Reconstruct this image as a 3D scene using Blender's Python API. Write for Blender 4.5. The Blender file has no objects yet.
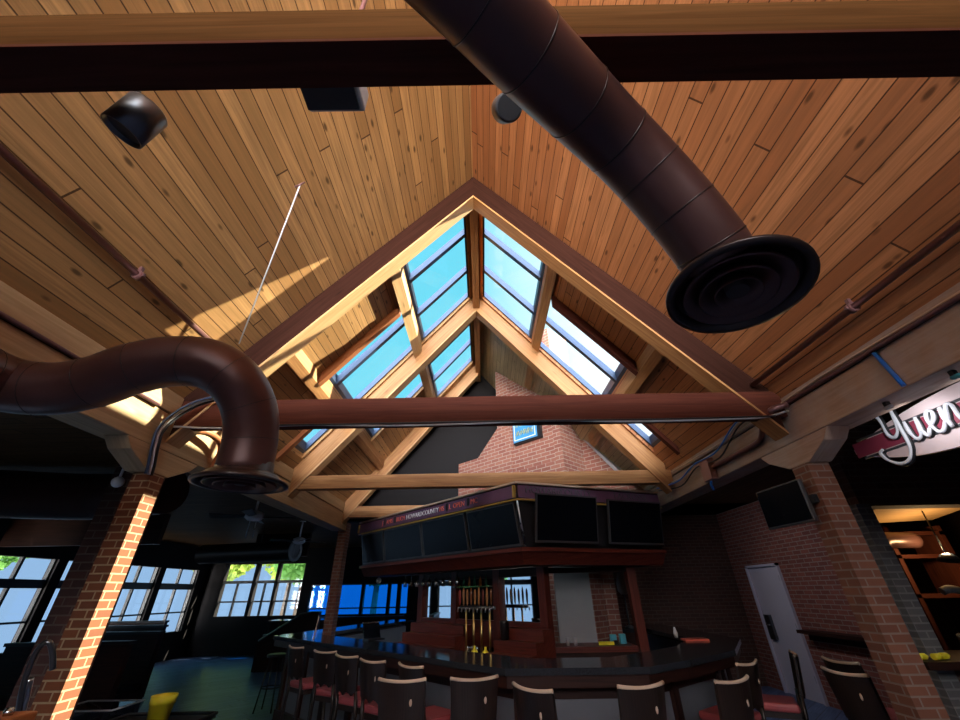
import bpy, math, random
from mathutils import Vector, Matrix
random.seed(7)
scene = bpy.context.scene
COL = scene.collection
V = Vector
PI = math.pi

# ------------------------------------------------------------------ camera
F, PITCH, ROLL = 390.0, math.radians(30.8), math.radians(1.0)
fw = V((0, math.cos(PITCH), math.sin(PITCH))); up0 = V((0, -math.sin(PITCH), math.cos(PITCH))); rx0 = V((1, 0, 0))
rx = math.cos(ROLL) * rx0 - math.sin(ROLL) * up0
up = math.sin(ROLL) * rx0 + math.cos(ROLL) * up0
cd = bpy.data.cameras.new('camera'); cam = bpy.data.objects.new('camera', cd); COL.objects.link(cam)
cd.sensor_width = 36; cd.lens = F / 960 * 36; cd.clip_start = 0.03
cam.matrix_world = Matrix(((rx.x, up.x, -fw.x, 0), (rx.y, up.y, -fw.y, 0), (rx.z, up.z, -fw.z, 1.68), (0, 0, 0, 1)))
scene.camera = cam

# ------------------------------------------------------------------ materials
class N:
    def __init__(s, name):
        s.m = bpy.data.materials.new(name); s.m.use_nodes = True
        s.t = s.m.node_tree; s.t.nodes.clear()
        s.out = s.t.nodes.new('ShaderNodeOutputMaterial')
    def n(s, typ, **kw):
        nd = s.t.nodes.new('ShaderNode' + typ)
        for k, v in kw.items():
            if k.startswith('i_'): nd.inputs[k[2:].replace('_', ' ')].default_value = v
            else: setattr(nd, k, v)
        return nd
    def l(s, a, b): s.t.links.new(a, b)
    def math(s, op, a, b=None):
        nd = s.n('Math', operation=op)
        for i, x in enumerate((a, b)):
            if x is None: continue
            if isinstance(x, (int, float)): nd.inputs[i].default_value = x
            else: s.l(x, nd.inputs[i])
        return nd.outputs[0]
    def mix(s, f, a, b, bt='MIX'):
        nd = s.n('Mix', data_type='RGBA', blend_type=bt)
        for k, x in ((0, f), (6, a), (7, b)):
            if isinstance(x, (int, float)): nd.inputs[k].default_value = x
            elif isinstance(x, tuple): nd.inputs[k].default_value = (*x, 1) if len(x) == 3 else x
            else: s.l(x, nd.inputs[k])
        return nd.outputs[2]
    def ramp(s, f, stops):
        nd = s.n('ValToRGB'); e = nd.color_ramp.elements
        while len(e) < len(stops): e.new(0.5)
        for el, (p, c) in zip(e, stops): el.position = p; el.color = (*c, 1)
        s.l(f, nd.inputs[0]); return nd.outputs[0]
    def bsdf(s, color, rough=0.5, metal=0.0, bump=None, bstr=0.3, coat=0.0, spec=0.5):
        b = s.n('BsdfPrincipled')
        if isinstance(color, tuple): b.inputs['Base Color'].default_value = (*color, 1)
        else: s.l(color, b.inputs['Base Color'])
        if isinstance(rough, (int, float)): b.inputs['Roughness'].default_value = rough
        else: s.l(rough, b.inputs['Roughness'])
        b.inputs['Metallic'].default_value = metal
        b.inputs['Coat Weight'].default_value = coat
        b.inputs['Specular IOR Level'].default_value = spec
        if bump is not None:
            bn = s.n('Bump'); bn.inputs['Strength'].default_value = bstr; bn.inputs['Distance'].default_value = 0.01
            s.l(bump, bn.inputs['Height']); s.l(bn.outputs[0], b.inputs['Normal'])
        s.l(b.outputs[0], s.out.inputs[0]); return b

def m_plain(name, col, rough=0.5, metal=0.0, var=0.15, scale=6, coat=0.0, spec=0.5):
    k = N(name); tc = k.n('TexCoord'); ns = k.n('TexNoise', i_Scale=scale, i_Detail=4.0)
    k.l(tc.outputs['Object'], ns.inputs['Vector'])
    c = k.mix(ns.outputs[0], tuple(x * (1 - var) for x in col), tuple(min(1, x * (1 + var)) for x in col))
    r = k.math('ADD', k.math('MULTIPLY', ns.outputs[0], 0.12), max(0, rough - 0.06))
    k.bsdf(c, r, metal, coat=coat, spec=spec); return k.m

def m_planks(name, ca, cb, pitch, dark, length=2.4, rough=0.45, knots=0.8, seam=0.05, wear=0.0, spec=0.4):
    """boards along u (UV metres), side by side along v"""
    k = N(name); uv = k.n('UVMap'); sp = k.n('SeparateXYZ'); k.l(uv.outputs[0], sp.inputs[0])
    u, v = sp.outputs[0], sp.outputs[1]
    vb = k.math('DIVIDE', v, pitch); idx = k.math('FLOOR', vb); fr = k.math('FRACT', vb)
    wn = k.n('TexWhiteNoise', noise_dimensions='1D'); k.l(idx, wn.inputs['W'])
    us = k.math('DIVIDE', k.math('ADD', u, k.math('MULTIPLY', wn.outputs['Value'], 37.0)), length)
    ui = k.math('FLOOR', us); uf = k.math('FRACT', us)
    cb2 = k.n('CombineXYZ'); k.l(idx, cb2.inputs[0]); k.l(ui, cb2.inputs[1])
    wn2 = k.n('TexWhiteNoise', noise_dimensions='3D'); k.l(cb2.outputs[0], wn2.inputs['Vector'])
    tone = wn2.outputs['Value']
    # grain
    gv = k.n('CombineXYZ'); k.l(k.math('MULTIPLY', u, 1.6), gv.inputs[0]); k.l(k.math('MULTIPLY', v, 38.0), gv.inputs[1]); k.l(k.math('MULTIPLY', tone, 50.0), gv.inputs[2])
    gn = k.n('TexNoise', i_Scale=1.0, i_Detail=5.0, i_Distortion=1.2); k.l(gv.outputs[0], gn.inputs['Vector'])
    # knots
    kv = k.n('CombineXYZ'); k.l(k.math('MULTIPLY', u, 4.2), kv.inputs[0]); k.l(k.math('MULTIPLY', v, 11.0), kv.inputs[1]); k.l(k.math('MULTIPLY', idx, 3.7), kv.inputs[2])
    vo = k.n('TexVoronoi', i_Scale=1.0); k.l(kv.outputs[0], vo.inputs['Vector'])
    kn = k.ramp(vo.outputs['Distance'], [(0.0, (1, 1, 1)), (0.10, (0.9, 0.9, 0.9)), (0.2, (0, 0, 0))])
    kr = k.n('TexWhiteNoise', noise_dimensions='3D'); k.l(vo.outputs['Color'], kr.inputs['Vector'])
    kmask = k.math('MULTIPLY', kn, k.math('GREATER_THAN', kr.outputs['Value'], 0.45))
    big = k.n('TexNoise', i_Scale=0.9, i_Detail=3.0); k.l(uv.outputs[0], big.inputs['Vector'])
    c = k.mix(tone, ca, cb)
    g2 = k.ramp(gn.outputs[0], [(0.35, (0, 0, 0)), (0.72, (1, 1, 1))])
    c = k.mix(k.math('MULTIPLY', g2, 0.75), c, tuple(x * 0.42 for x in ca))
    c = k.mix(k.math('MULTIPLY', k.ramp(big.outputs[0], [(0.45, (0, 0, 0)), (0.75, (1, 1, 1))]), 0.35), c, tuple(x * 0.45 for x in ca))
    if wear: c = k.mix(k.math('MULTIPLY', k.math('SMOOTH_MIN', big.outputs[0], 0.6), wear), c, (0.32, 0.27, 0.22))
    c = k.mix(k.math('MULTIPLY', kmask, knots), c, tuple(x * 0.16 for x in ca))
    e1 = k.math('LESS_THAN', fr, seam); e2 = k.math('GREATER_THAN', fr, 1 - seam * 0.4)
    e3 = k.math('LESS_THAN', uf, 0.006 / length * 2)
    sm = k.math('MINIMUM', k.math('ADD', k.math('ADD', e1, e2), e3), 1.0)
    c = k.mix(k.math('MULTIPLY', sm, 0.85), c, dark)
    b = k.bsdf(c, k.math('ADD', k.math('MULTIPLY', gn.outputs[0], 0.2), rough - 0.1), 0, k.math('SUBTRACT', 1.0, sm), 0.35, spec=spec)
    return k.m

def m_timber(name, ca, cb, rough=0.55, wear=None, wf=0.5, spec=0.4):
    k = N(name); uv = k.n('UVMap'); oi = k.n('ObjectInfo')
    mp = k.n('Mapping'); mp.inputs['Scale'].default_value = (1.3, 26.0, 1); k.l(uv.outputs[0], mp.inputs[0])
    off = k.n('VectorMath', operation='ADD'); k.l(mp.outputs[0], off.inputs[0])
    cx = k.n('CombineXYZ'); k.l(k.math('MULTIPLY', oi.outputs['Random'], 60.0), cx.inputs[2]); k.l(cx.outputs[0], off.inputs[1])
    ns = k.n('TexNoise', i_Scale=1.0, i_Detail=6.0, i_Distortion=1.5); k.l(off.outputs[0], ns.inputs['Vector'])
    c = k.ramp(ns.outputs[0], [(0.3, ca), (0.7, cb)])
    vo = k.n('TexVoronoi', i_Scale=1.0); mp2 = k.n('Mapping'); mp2.inputs['Scale'].default_value = (1.6, 7.0, 1)
    k.l(uv.outputs[0], mp2.inputs[0]); k.l(mp2.outputs[0], vo.inputs['Vector'])
    kn = k.ramp(vo.outputs['Distance'], [(0.02, (1, 1, 1)), (0.13, (0, 0, 0))])
    c = k.mix(k.math('MULTIPLY', kn, 0.6), c, tuple(x * 0.3 for x in ca))
    if wear:
        bg = k.n('TexNoise', i_Scale=2.2, i_Detail=7.0, i_Roughness=0.7); k.l(uv.outputs[0], bg.inputs['Vector'])
        f = k.ramp(bg.outputs[0], [(0.42, (0, 0, 0)), (0.62, (1, 1, 1))])
        c = k.mix(k.math('MULTIPLY', f, wf), c, wear)
    k.bsdf(c, rough, 0, ns.outputs[0], 0.12, spec=spec); return k.m

def m_brick(name, c1, c2, mortar, bw=0.16, bh=0.054, msz=0.007, rough=0.8, dark=0.3):
    k = N(name); uv = k.n('UVMap')
    b = k.n('TexBrick', offset=0.5); k.l(uv.outputs[0], b.inputs['Vector'])
    b.inputs['Color1'].default_value = (*c1, 1); b.inputs['Color2'].default_value = (*c2, 1); b.inputs['Mortar'].default_value = (*mortar, 1)
    b.inputs['Scale'].default_value = 1.0; b.inputs['Mortar Size'].default_value = msz; b.inputs['Brick Width'].default_value = bw; b.inputs['Row Height'].default_value = bh
    b.inputs['Mortar Smooth'].default_value = 0.2
    ns = k.n('TexNoise', i_Scale=9.0, i_Detail=6.0); k.l(uv.outputs[0], ns.inputs['Vector'])
    c = k.mix(k.math('MULTIPLY', ns.outputs[0], dark), b.outputs['Color'], (0.03, 0.02, 0.018))
    h = k.math('ADD', k.math('SUBTRACT', 1.0, b.outputs['Fac']), k.math('MULTIPLY', ns.outputs[0], 0.3))
    k.bsdf(c, rough, 0, h, 0.5); return k.m

def m_duct(name, col):
    k = N(name); tc = k.n('TexCoord'); ns = k.n('TexNoise', i_Scale=7.0, i_Detail=5.0); k.l(tc.outputs['Object'], ns.inputs['Vector'])
    c = k.mix(ns.outputs[0], tuple(x * 0.75 for x in col), tuple(x * 1.3 for x in col))
    k.bsdf(c, k.math('ADD', k.math('MULTIPLY', ns.outputs[0], 0.2), 0.26), 0.35, ns.outputs[0], 0.05, spec=0.5); return k.m

def m_glass(name, tint=(0.95, 0.97, 0.98), gloss=0.06):
    k = N(name); t = k.n('BsdfTransparent'); t.inputs[0].default_value = (*tint, 1)
    g = k.n('BsdfGlossy'); g.inputs['Roughness'].default_value = 0.03
    mx = k.n('MixShader'); mx.inputs[0].default_value = gloss
    k.l(t.outputs[0], mx.inputs[1]); k.l(g.outputs[0], mx.inputs[2]); k.l(mx.outputs[0], k.out.inputs[0]); return k.m

def m_leaf(name, col):
    k = N(name); oi = k.n('TexCoord'); ns = k.n('TexNoise', i_Scale=2.5, i_Detail=3.0); k.l(oi.outputs['Object'], ns.inputs['Vector'])
    c = k.mix(ns.outputs[0], tuple(x * 0.6 for x in col), tuple(min(1, x * 1.4) for x in col))
    d = k.n('BsdfDiffuse'); t = k.n('BsdfTranslucent'); k.l(c, d.inputs[0]); k.l(c, t.inputs[0])
    mx = k.n('MixShader'); mx.inputs[0].default_value = 0.6
    k.l(d.outputs[0], mx.inputs[1]); k.l(t.outputs[0], mx.inputs[2]); k.l(mx.outputs[0], k.out.inputs[0]); return k.m

M = {}
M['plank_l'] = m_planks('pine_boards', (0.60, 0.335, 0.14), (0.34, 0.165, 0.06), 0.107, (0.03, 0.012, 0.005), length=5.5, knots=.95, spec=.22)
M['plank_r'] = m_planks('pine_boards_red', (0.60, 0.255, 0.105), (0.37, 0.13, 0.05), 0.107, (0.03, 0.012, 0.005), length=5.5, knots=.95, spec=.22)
M['plank_p'] = m_planks('sky_lit_boards', (0.62, 0.48, 0.27), (0.46, 0.34, 0.18), 0.107, (0.06, 0.03, 0.015), length=4.6, knots=.7)  # rear boards paler, sky light put into their colour
M['plank_dark'] = m_planks('stained_boards', (0.13, 0.065, 0.026), (0.075, 0.036, 0.014), 0.14, (0.01, 0.006, 0.004), rough=0.6, spec=.12)
M['floor'] = m_planks('floor_tile', (0.15, 0.23, 0.44), (0.10, 0.155, 0.30), 0.2, (0.02, 0.02, 0.022), length=1.2, rough=0.42, knots=0.1, seam=0.035, spec=0.25)  # gray tile, blue of the window light put into its colour
M['fir'] = m_timber('fir_timber', (0.30, 0.13, 0.045), (0.48, 0.24, 0.09))
M['fir_pale'] = m_timber('pale_fir', (0.46, 0.26, 0.11), (0.60, 0.38, 0.18))
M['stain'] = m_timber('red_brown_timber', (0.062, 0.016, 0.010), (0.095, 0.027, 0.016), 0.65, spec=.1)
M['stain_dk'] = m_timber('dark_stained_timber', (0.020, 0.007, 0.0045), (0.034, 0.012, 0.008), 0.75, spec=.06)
M['tan'] = m_timber('tan_timber', (0.06, 0.025, 0.007), (0.095, 0.042, 0.013), 0.8, spec=.04)
M['redwood'] = m_timber('orange_stain_timber', (0.26, 0.085, 0.03), (0.36, 0.13, 0.045), 0.5)
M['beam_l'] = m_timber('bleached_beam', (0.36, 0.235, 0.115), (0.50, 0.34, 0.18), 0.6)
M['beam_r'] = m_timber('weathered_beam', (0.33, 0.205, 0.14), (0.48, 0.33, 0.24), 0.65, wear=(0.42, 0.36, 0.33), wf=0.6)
M['bar_red'] = m_timber('mahogany', (0.085, 0.016, 0.011), (0.16, 0.034, 0.021), 0.4, spec=.3)
M['bar_dark'] = m_timber('dark_mahogany', (0.022, 0.009, 0.007), (0.045, 0.016, 0.011), 0.45, spec=.2)
M['espresso'] = m_timber('espresso_wood', (0.012, 0.008, 0.007), (0.03, 0.018, 0.014), 0.35)
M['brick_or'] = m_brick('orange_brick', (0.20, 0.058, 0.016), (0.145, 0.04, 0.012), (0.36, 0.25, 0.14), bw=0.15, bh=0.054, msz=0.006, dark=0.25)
M['brick_rt'] = m_brick('brown_orange_brick', (0.26, 0.10, 0.055), (0.19, 0.065, 0.036), (0.28, 0.20, 0.16), bw=0.15, bh=0.054, msz=0.006, dark=0.3)
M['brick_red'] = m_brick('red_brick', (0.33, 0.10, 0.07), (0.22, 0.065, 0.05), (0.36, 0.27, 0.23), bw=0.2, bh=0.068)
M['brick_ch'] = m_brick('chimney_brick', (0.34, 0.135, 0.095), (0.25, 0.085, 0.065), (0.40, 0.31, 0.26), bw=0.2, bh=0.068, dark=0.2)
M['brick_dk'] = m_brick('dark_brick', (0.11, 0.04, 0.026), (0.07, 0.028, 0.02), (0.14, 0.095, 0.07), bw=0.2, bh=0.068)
M['brick_gy'] = m_brick('gray_brick', (0.16, 0.15, 0.15), (0.11, 0.10, 0.10), (0.24, 0.23, 0.22), bw=0.15, bh=0.054)
M['duct'] = m_duct('brown_enamel', (0.085, 0.038, 0.034))
M['duct_dk'] = m_duct('dark_brown_enamel', (0.035, 0.022, 0.02))
M['pipe'] = m_plain('maroon_pipe', (0.16, 0.075, 0.075), 0.35, 0.4)
M['navy'] = m_plain('navy_aluminium', (0.035, 0.06, 0.12), 0.4, 0.4)
M['black'] = m_plain('black_paint', (0.012, 0.012, 0.014), 0.45)
M['screen'] = m_plain('screen_black', (0.004, 0.005, 0.008), 0.25, spec=0.12)
M['bezel'] = m_plain('bezel_gray', (0.06, 0.06, 0.065), 0.35)
M['chrome'] = m_plain('brushed_steel', (0.55, 0.56, 0.58), 0.28, 1.0)
M['steel_dk'] = m_plain('dark_steel', (0.12, 0.13, 0.14), 0.35, 0.9)
M['white'] = m_plain('white_paint', (0.88, 0.89, 0.9), 0.45)
M['offwhite'] = m_plain('door_paint', (0.66, 0.63, 0.74), 0.5, var=0.06, scale=1.2)
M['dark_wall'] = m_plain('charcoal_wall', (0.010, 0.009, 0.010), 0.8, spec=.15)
M['brown_wall'] = m_plain('brown_panel', (0.05, 0.026, 0.02), 0.6)
M['gray_wall'] = m_plain('gray_plaster', (0.36, 0.36, 0.37), 0.7, var=0.06)
M['gray_panel'] = m_plain('gray_laminate', (0.15, 0.15, 0.165), 0.45)
M['granite'] = m_plain('black_granite', (0.03, 0.033, 0.04), 0.14, var=0.7, scale=120, coat=0.0)
M['vinyl'] = m_plain('red_vinyl', (0.38, 0.075, 0.08), 0.38, var=0.1)
M['ply'] = m_plain('plywood_edge', (0.62, 0.46, 0.34), 0.5)
M['brass'] = m_plain('brass', (0.62, 0.42, 0.14), 0.3, 1.0)
M['gold'] = m_plain('gold_paint', (0.50, 0.30, 0.06), 0.4, 0.2)
M['purple'] = m_plain('purple_banner', (0.14, 0.065, 0.13), 0.5)
M['redpaint'] = m_plain('red_lettering', (0.85, 0.16, 0.10), 0.5)
M['whitepaint'] = m_plain('white_lettering', (0.85, 0.85, 0.9), 0.5)
M['dimpaint'] = m_plain('dim_lettering', (0.10, 0.09, 0.11), 0.5)
M['blue'] = m_plain('blue_plastic', (0.02, 0.16, 0.62), 0.4)
M['blue_lt'] = m_plain('sky_blue_panel', (0.06, 0.30, 0.62), 0.35)
M['yellow'] = m_plain('yellow_plastic', (0.95, 0.75, 0.03), 0.4)
M['teal'] = m_plain('teal_plastic', (0.08, 0.42, 0.55), 0.4)
M['cream'] = m_plain('cream_panel', (0.85, 0.66, 0.64), 0.5, var=0.08)
M['crimson'] = m_plain('crimson_band', (0.36, 0.05, 0.09), 0.5)
M['pinkbox'] = m_plain('pink_brown_box', (0.40, 0.20, 0.17), 0.5)
M['orange_w'] = m_timber('orange_wood', (0.38, 0.11, 0.03), (0.50, 0.17, 0.05), 0.35)
M['wire_w'] = m_plain('gray_cable', (0.40, 0.40, 0.42), 0.5)
M['glass'] = m_glass('clear_glass')
M['glass_s'] = m_glass('roof_glass', (0.93, 0.97, 0.98), 0.03)
M['glass_b'] = m_glass('blue_film_glass', (0.06, 0.45, 0.85), 0.05)
M['glassware'] = m_glass('glassware', (0.8, 0.84, 0.86), 0.3)
M['clearbox'] = m_glass('clear_plastic', (0.75, 0.78, 0.8), 0.15)
M['bottle_g'] = m_plain('green_bottle', (0.02, 0.09, 0.05), 0.1)
M['bottle_a'] = m_plain('amber_bottle', (0.16, 0.06, 0.015), 0.1)
M['tap_a'] = m_plain('tap_wood', (0.42, 0.19, 0.06), 0.35)
M['tap_r'] = m_plain('tap_red', (0.36, 0.05, 0.04), 0.35)
M['mirror'] = m_plain('mirror_silver', (0.86, 0.9, 0.92), 0.03, 1.0, var=0.01)
M['mirror'].node_tree.nodes['Principled BSDF'].inputs['Roughness'].default_value = 0.02
for l in list(M['mirror'].node_tree.links):
    if l.to_socket.name == 'Roughness': M['mirror'].node_tree.links.remove(l)
M['leaf_y'] = m_leaf('leaf_yellow_green', (0.30, 0.42, 0.09))
M['leaf_g'] = m_leaf('leaf_green', (0.16, 0.36, 0.10))
M['leaf_d'] = m_leaf('leaf_dark', (0.06, 0.16, 0.08))
M['bark'] = m_plain('bark', (0.03, 0.022, 0.016), 0.9)

# ------------------------------------------------------------------ mesh builder
class MB:
    def __init__(s): s.v = []; s.f = []; s.sm = []
    def add(s, vs, fs, smooth=False):
        b = len(s.v); s.v += [V(p) for p in vs]; s.f += [tuple(b + i for i in f) for f in fs]; s.sm += [smooth] * len(fs); return s
    def hexa(s, p):   # p: 4 bottom (ccw from above) + 4 top
        return s.add(p, [(3, 2, 1, 0), (4, 5, 6, 7), (0, 1, 5, 4), (1, 2, 6, 5), (2, 3, 7, 6), (3, 0, 4, 7)])
    def box(s, a, b):
        (x0, y0, z0), (x1, y1, z1) = a, b
        return s.hexa([(x0, y0, z0), (x1, y0, z0), (x1, y1, z0), (x0, y1, z0), (x0, y0, z1), (x1, y0, z1), (x1, y1, z1), (x0, y1, z1)])
    def obox(s, c, ax, ay, hx, hy, z0, z1):   # box with horizontal axes ax, ay (2D unit)
        P = []
        for z in (z0, z1):
            for i, j in ((-1, -1), (1, -1), (1, 1), (-1, 1)):
                P.append((c[0] + i * hx * ax[0] + j * hy * ay[0], c[1] + i * hx * ax[1] + j * hy * ay[1], z))
        return s.hexa(P)
    def prism(s, poly, z0, z1):
        n = len(poly); vs = [(x, y, z0) for x, y in poly] + [(x, y, z1) for x, y in poly]
        return s.add(vs, [tuple(range(n - 1, -1, -1)), tuple(range(n, 2 * n))] + [(i, (i + 1) % n, n + (i + 1) % n, n + i) for i in range(n)])
    def ext(s, poly, d):   # 3-D polygon extruded along d
        n = len(poly); d = V(d); vs = [V(p) for p in poly] + [V(p) + d for p in poly]
        return s.add(vs, [tuple(range(n - 1, -1, -1)), tuple(range(n, 2 * n))] + [(i, (i + 1) % n, n + (i + 1) % n, n + i) for i in range(n)])
    def tube(s, pts, r, n=10, cap=True, closed=False):
        pts = [V(p) for p in pts]; m = len(pts); rs = r if isinstance(r, (list, tuple)) else [r] * m
        T = []
        for i in range(m):
            a = pts[(i - 1) % m] if closed or i > 0 else pts[0]; b = pts[(i + 1) % m] if closed or i < m - 1 else pts[-1]
            T.append((b - a).normalized())
        u = T[0].orthogonal().normalized(); vs = []
        for i in range(m):
            u = (u - T[i] * u.dot(T[i])).normalized(); w = T[i].cross(u)
            for k in range(n):
                a = 2 * PI * k / n; vs.append(pts[i] + rs[i] * (math.cos(a) * u + math.sin(a) * w))
        fs = []
        for i in range(m if closed else m - 1):
            for k in range(n):
                a, b = i * n + k, i * n + (k + 1) % n; j = ((i + 1) % m) * n
                fs.append((a, b, j + (k + 1) % n, j + k))
        s.add(vs, fs, True)
        if cap and not closed:
            b = len(s.v) - len(vs)
            s.f += [tuple(b + k for k in range(n - 1, -1, -1)), tuple(b + (m - 1) * n + k for k in range(n))]; s.sm += [False, False]
        return s
    def lathe(s, prof, c=(0, 0, 0), ax=(0, 0, 1), n=24, smooth=True):
        c = V(c); ax = V(ax).normalized(); u = ax.orthogonal().normalized(); w = ax.cross(u); vs = []
        for r, h in prof:
            for k in range(n):
                a = 2 * PI * k / n; vs.append(c + ax * h + max(r, 1e-4) * (math.cos(a) * u + math.sin(a) * w))
        fs = [(i * n + k, i * n + (k + 1) % n, (i + 1) * n + (k + 1) % n, (i + 1) * n + k) for i in range(len(prof) - 1) for k in range(n)]
        m = len(prof)
        return s.add(vs, fs, smooth).add([], []) if False else s._lcap(vs, fs, smooth, n, m)
    def _lcap(s, vs, fs, smooth, n, m):
        b = len(s.v); s.add(vs, fs, smooth)
        s.f += [tuple(b + k for k in range(n - 1, -1, -1)), tuple(b + (m - 1) * n + k for k in range(n))]; s.sm += [False, False]; return s
    def ball(s, c, r, n=12, m=8, sc=(1, 1, 1)):
        c = V(c); vs = []; fs = []
        for i in range(m + 1):
            t = PI * i / m
            for k in range(n):
                a = 2 * PI * k / n; vs.append(c + V((r * sc[0] * max(math.sin(t), 1e-3) * math.cos(a), r * sc[1] * max(math.sin(t), 1e-3) * math.sin(a), -r * sc[2] * math.cos(t))))
        for i in range(m):
            for k in range(n): fs.append((i * n + k, i * n + (k + 1) % n, (i + 1) * n + (k + 1) % n, (i + 1) * n + k))
        return s.add(vs, fs, True)
    def build(s, name, mat, parent=None, grain=None, bevel=0.0, loc=None):
        me = bpy.data.meshes.new(name); me.from_pydata([tuple(p) for p in s.v], [], s.f)
        uvl = me.uv_layers.new(name='UVMap'); g0 = V(grain).normalized() if grain else None
        for p, sm in zip(me.polygons, s.sm):
            p.use_smooth = sm; n = p.normal
            if g0 is not None:
                g = g0 - n * n.dot(g0)
                if g.length < 0.3: g = n.orthogonal()
                g.normalize()
            else:
                g = V((0, 0, 1)).cross(n)
                if g.length < 0.2: g = V((1, 0, 0))
                g.normalize()
            w = n.cross(g)
            if g0 is None and abs(n.z) < 0.5: w = V((0, 0, 1))
            for li in p.loop_indices:
                q = me.vertices[me.loops[li].vertex_index].co; uvl.data[li].uv = (q.dot(g), q.dot(w))
        me.materials.append(M[mat] if isinstance(mat, str) else mat)
        o = bpy.data.objects.new(name, me); COL.objects.link(o)
        if parent: o.parent = parent
        if loc: o.location = loc
        if bevel:
            b = o.modifiers.new('bevel', 'BEVEL'); b.width = bevel; b.segments = 2; b.limit_method = 'ANGLE'
        return o

def tag(o, label=None, cat=None, group=None, kind=None):
    for k, x in (('label', label), ('category', cat), ('group', group), ('kind', kind)):
        if x: o[k] = x
    return o
def empty(name, loc, label, cat, group=None, rz=0):
    o = bpy.data.objects.new(name, None); COL.objects.link(o); o.location = loc; o.rotation_euler = (0, 0, rz); o.empty_display_size = 0.1
    return tag(o, label, cat, group)
def struct(name, mb, mat, grain=None, parent=None):
    o = mb.build(name, mat, parent, grain)
    if not parent: o['kind'] = 'structure'
    return o
def copy_tree(o, parent=None):
    c = o.copy(); COL.objects.link(c); c.parent = parent
    for ch in [x for x in bpy.data.objects if x.parent == o]: copy_tree(ch, c)
    return c
def smooth_path(pts, k=6):
    pts = [V(p) for p in pts]; P = [2 * pts[0] - pts[1]] + pts + [2 * pts[-1] - pts[-2]]; out = []
    for i in range(1, len(P) - 2):
        a, b, c, d = P[i - 1], P[i], P[i + 1], P[i + 2]
        for j in range(k):
            t = j / k
            out.append(0.5 * ((2 * b) + (c - a) * t + (2 * a - 5 * b + 4 * c - d) * t * t + (3 * b - a - 3 * c + d) * t ** 3))
    out.append(pts[-1]); return out

# ------------------------------------------------------------------ roof geometry
XR, ZR, SL = -0.05, 6.35, 1.2
Y0, Y1 = -5.0, 8.4
def spiece(mb, side, d0, d1, y0, y1, za, zb):
    """piece of a roof slope: d = horizontal distance from the ridge, za/zb vertical offsets from the ceiling plane"""
    P = []
    for o in (za, zb):
        for d, y in ((d0, y0), (d1, y0), (d1, y1), (d0, y1)):
            P.append((XR + side * d, y, ZR - SL * d + o))
    return mb.hexa(P if side > 0 else [P[3], P[2], P[1], P[0], P[7], P[6], P[5], P[4]])
ED = 2.9
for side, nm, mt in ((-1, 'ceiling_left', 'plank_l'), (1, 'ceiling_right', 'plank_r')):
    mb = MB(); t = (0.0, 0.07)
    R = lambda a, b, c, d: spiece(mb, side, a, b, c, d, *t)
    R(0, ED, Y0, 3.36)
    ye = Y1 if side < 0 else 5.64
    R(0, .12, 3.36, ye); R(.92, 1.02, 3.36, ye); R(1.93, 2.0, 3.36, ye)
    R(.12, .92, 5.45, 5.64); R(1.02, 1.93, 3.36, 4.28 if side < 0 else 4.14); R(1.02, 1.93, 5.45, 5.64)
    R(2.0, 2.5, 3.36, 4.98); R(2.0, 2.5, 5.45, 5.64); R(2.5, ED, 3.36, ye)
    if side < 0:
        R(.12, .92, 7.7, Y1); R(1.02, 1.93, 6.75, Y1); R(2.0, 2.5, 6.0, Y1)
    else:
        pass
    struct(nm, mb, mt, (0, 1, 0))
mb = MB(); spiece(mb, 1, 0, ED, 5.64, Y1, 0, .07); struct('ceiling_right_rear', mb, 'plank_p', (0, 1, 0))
# skylights
sky = [(-1, .12, .92, 3.36, 5.45, (4.02, 4.78)), (1, .12, .92, 3.36, 5.45, (4.02, 4.78)),
       (-1, 1.02, 1.93, 4.28, 5.45, (4.7,)), (1, 1.02, 1.93, 4.14, 5.45, (4.74,)),
       (-1, 2.0, 2.5, 4.98, 5.45, ()), (1, 2.0, 2.5, 4.98, 5.45, ()),
       (-1, .12, .92, 5.64, 7.7, (6.25, 6.95)), (-1, 1.02, 1.93, 5.64, 6.75, (6.1,)), (-1, 2.0, 2.5, 5.64, 6.0, ())]
wn = 0
for side, d0, d1, y0, y1, mul in sky:
    wn += 1
    mb = MB(); w = 0.03
    spiece(mb, side, d0 - w, d0 + w, y0 - w, y1 + w, .07, .19); spiece(mb, side, d1 - w, d1 + w, y0 - w, y1 + w, .07, .19)
    spiece(mb, side, d0 + w, d1 - w, y0 - w, y0 + w, .07, .19); spiece(mb, side, d0 + w, d1 - w, y1 - w, y1 + w, .07, .19)
    o = struct('window_%d' % wn, mb, 'navy', (0, 1, 0))
    for y in mul:
        mb = MB(); spiece(mb, side, d0 + w, d1 - w, y - .035, y + .035, .05, .18); mb.build('mullion', 'navy', o, (1, 0, 0))
    mb = MB(); spiece(mb, side, d0 + w, d1 - w, y0 + w, y1 - w, .14, .15); mb.build('pane', 'glass_s', o)
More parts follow.
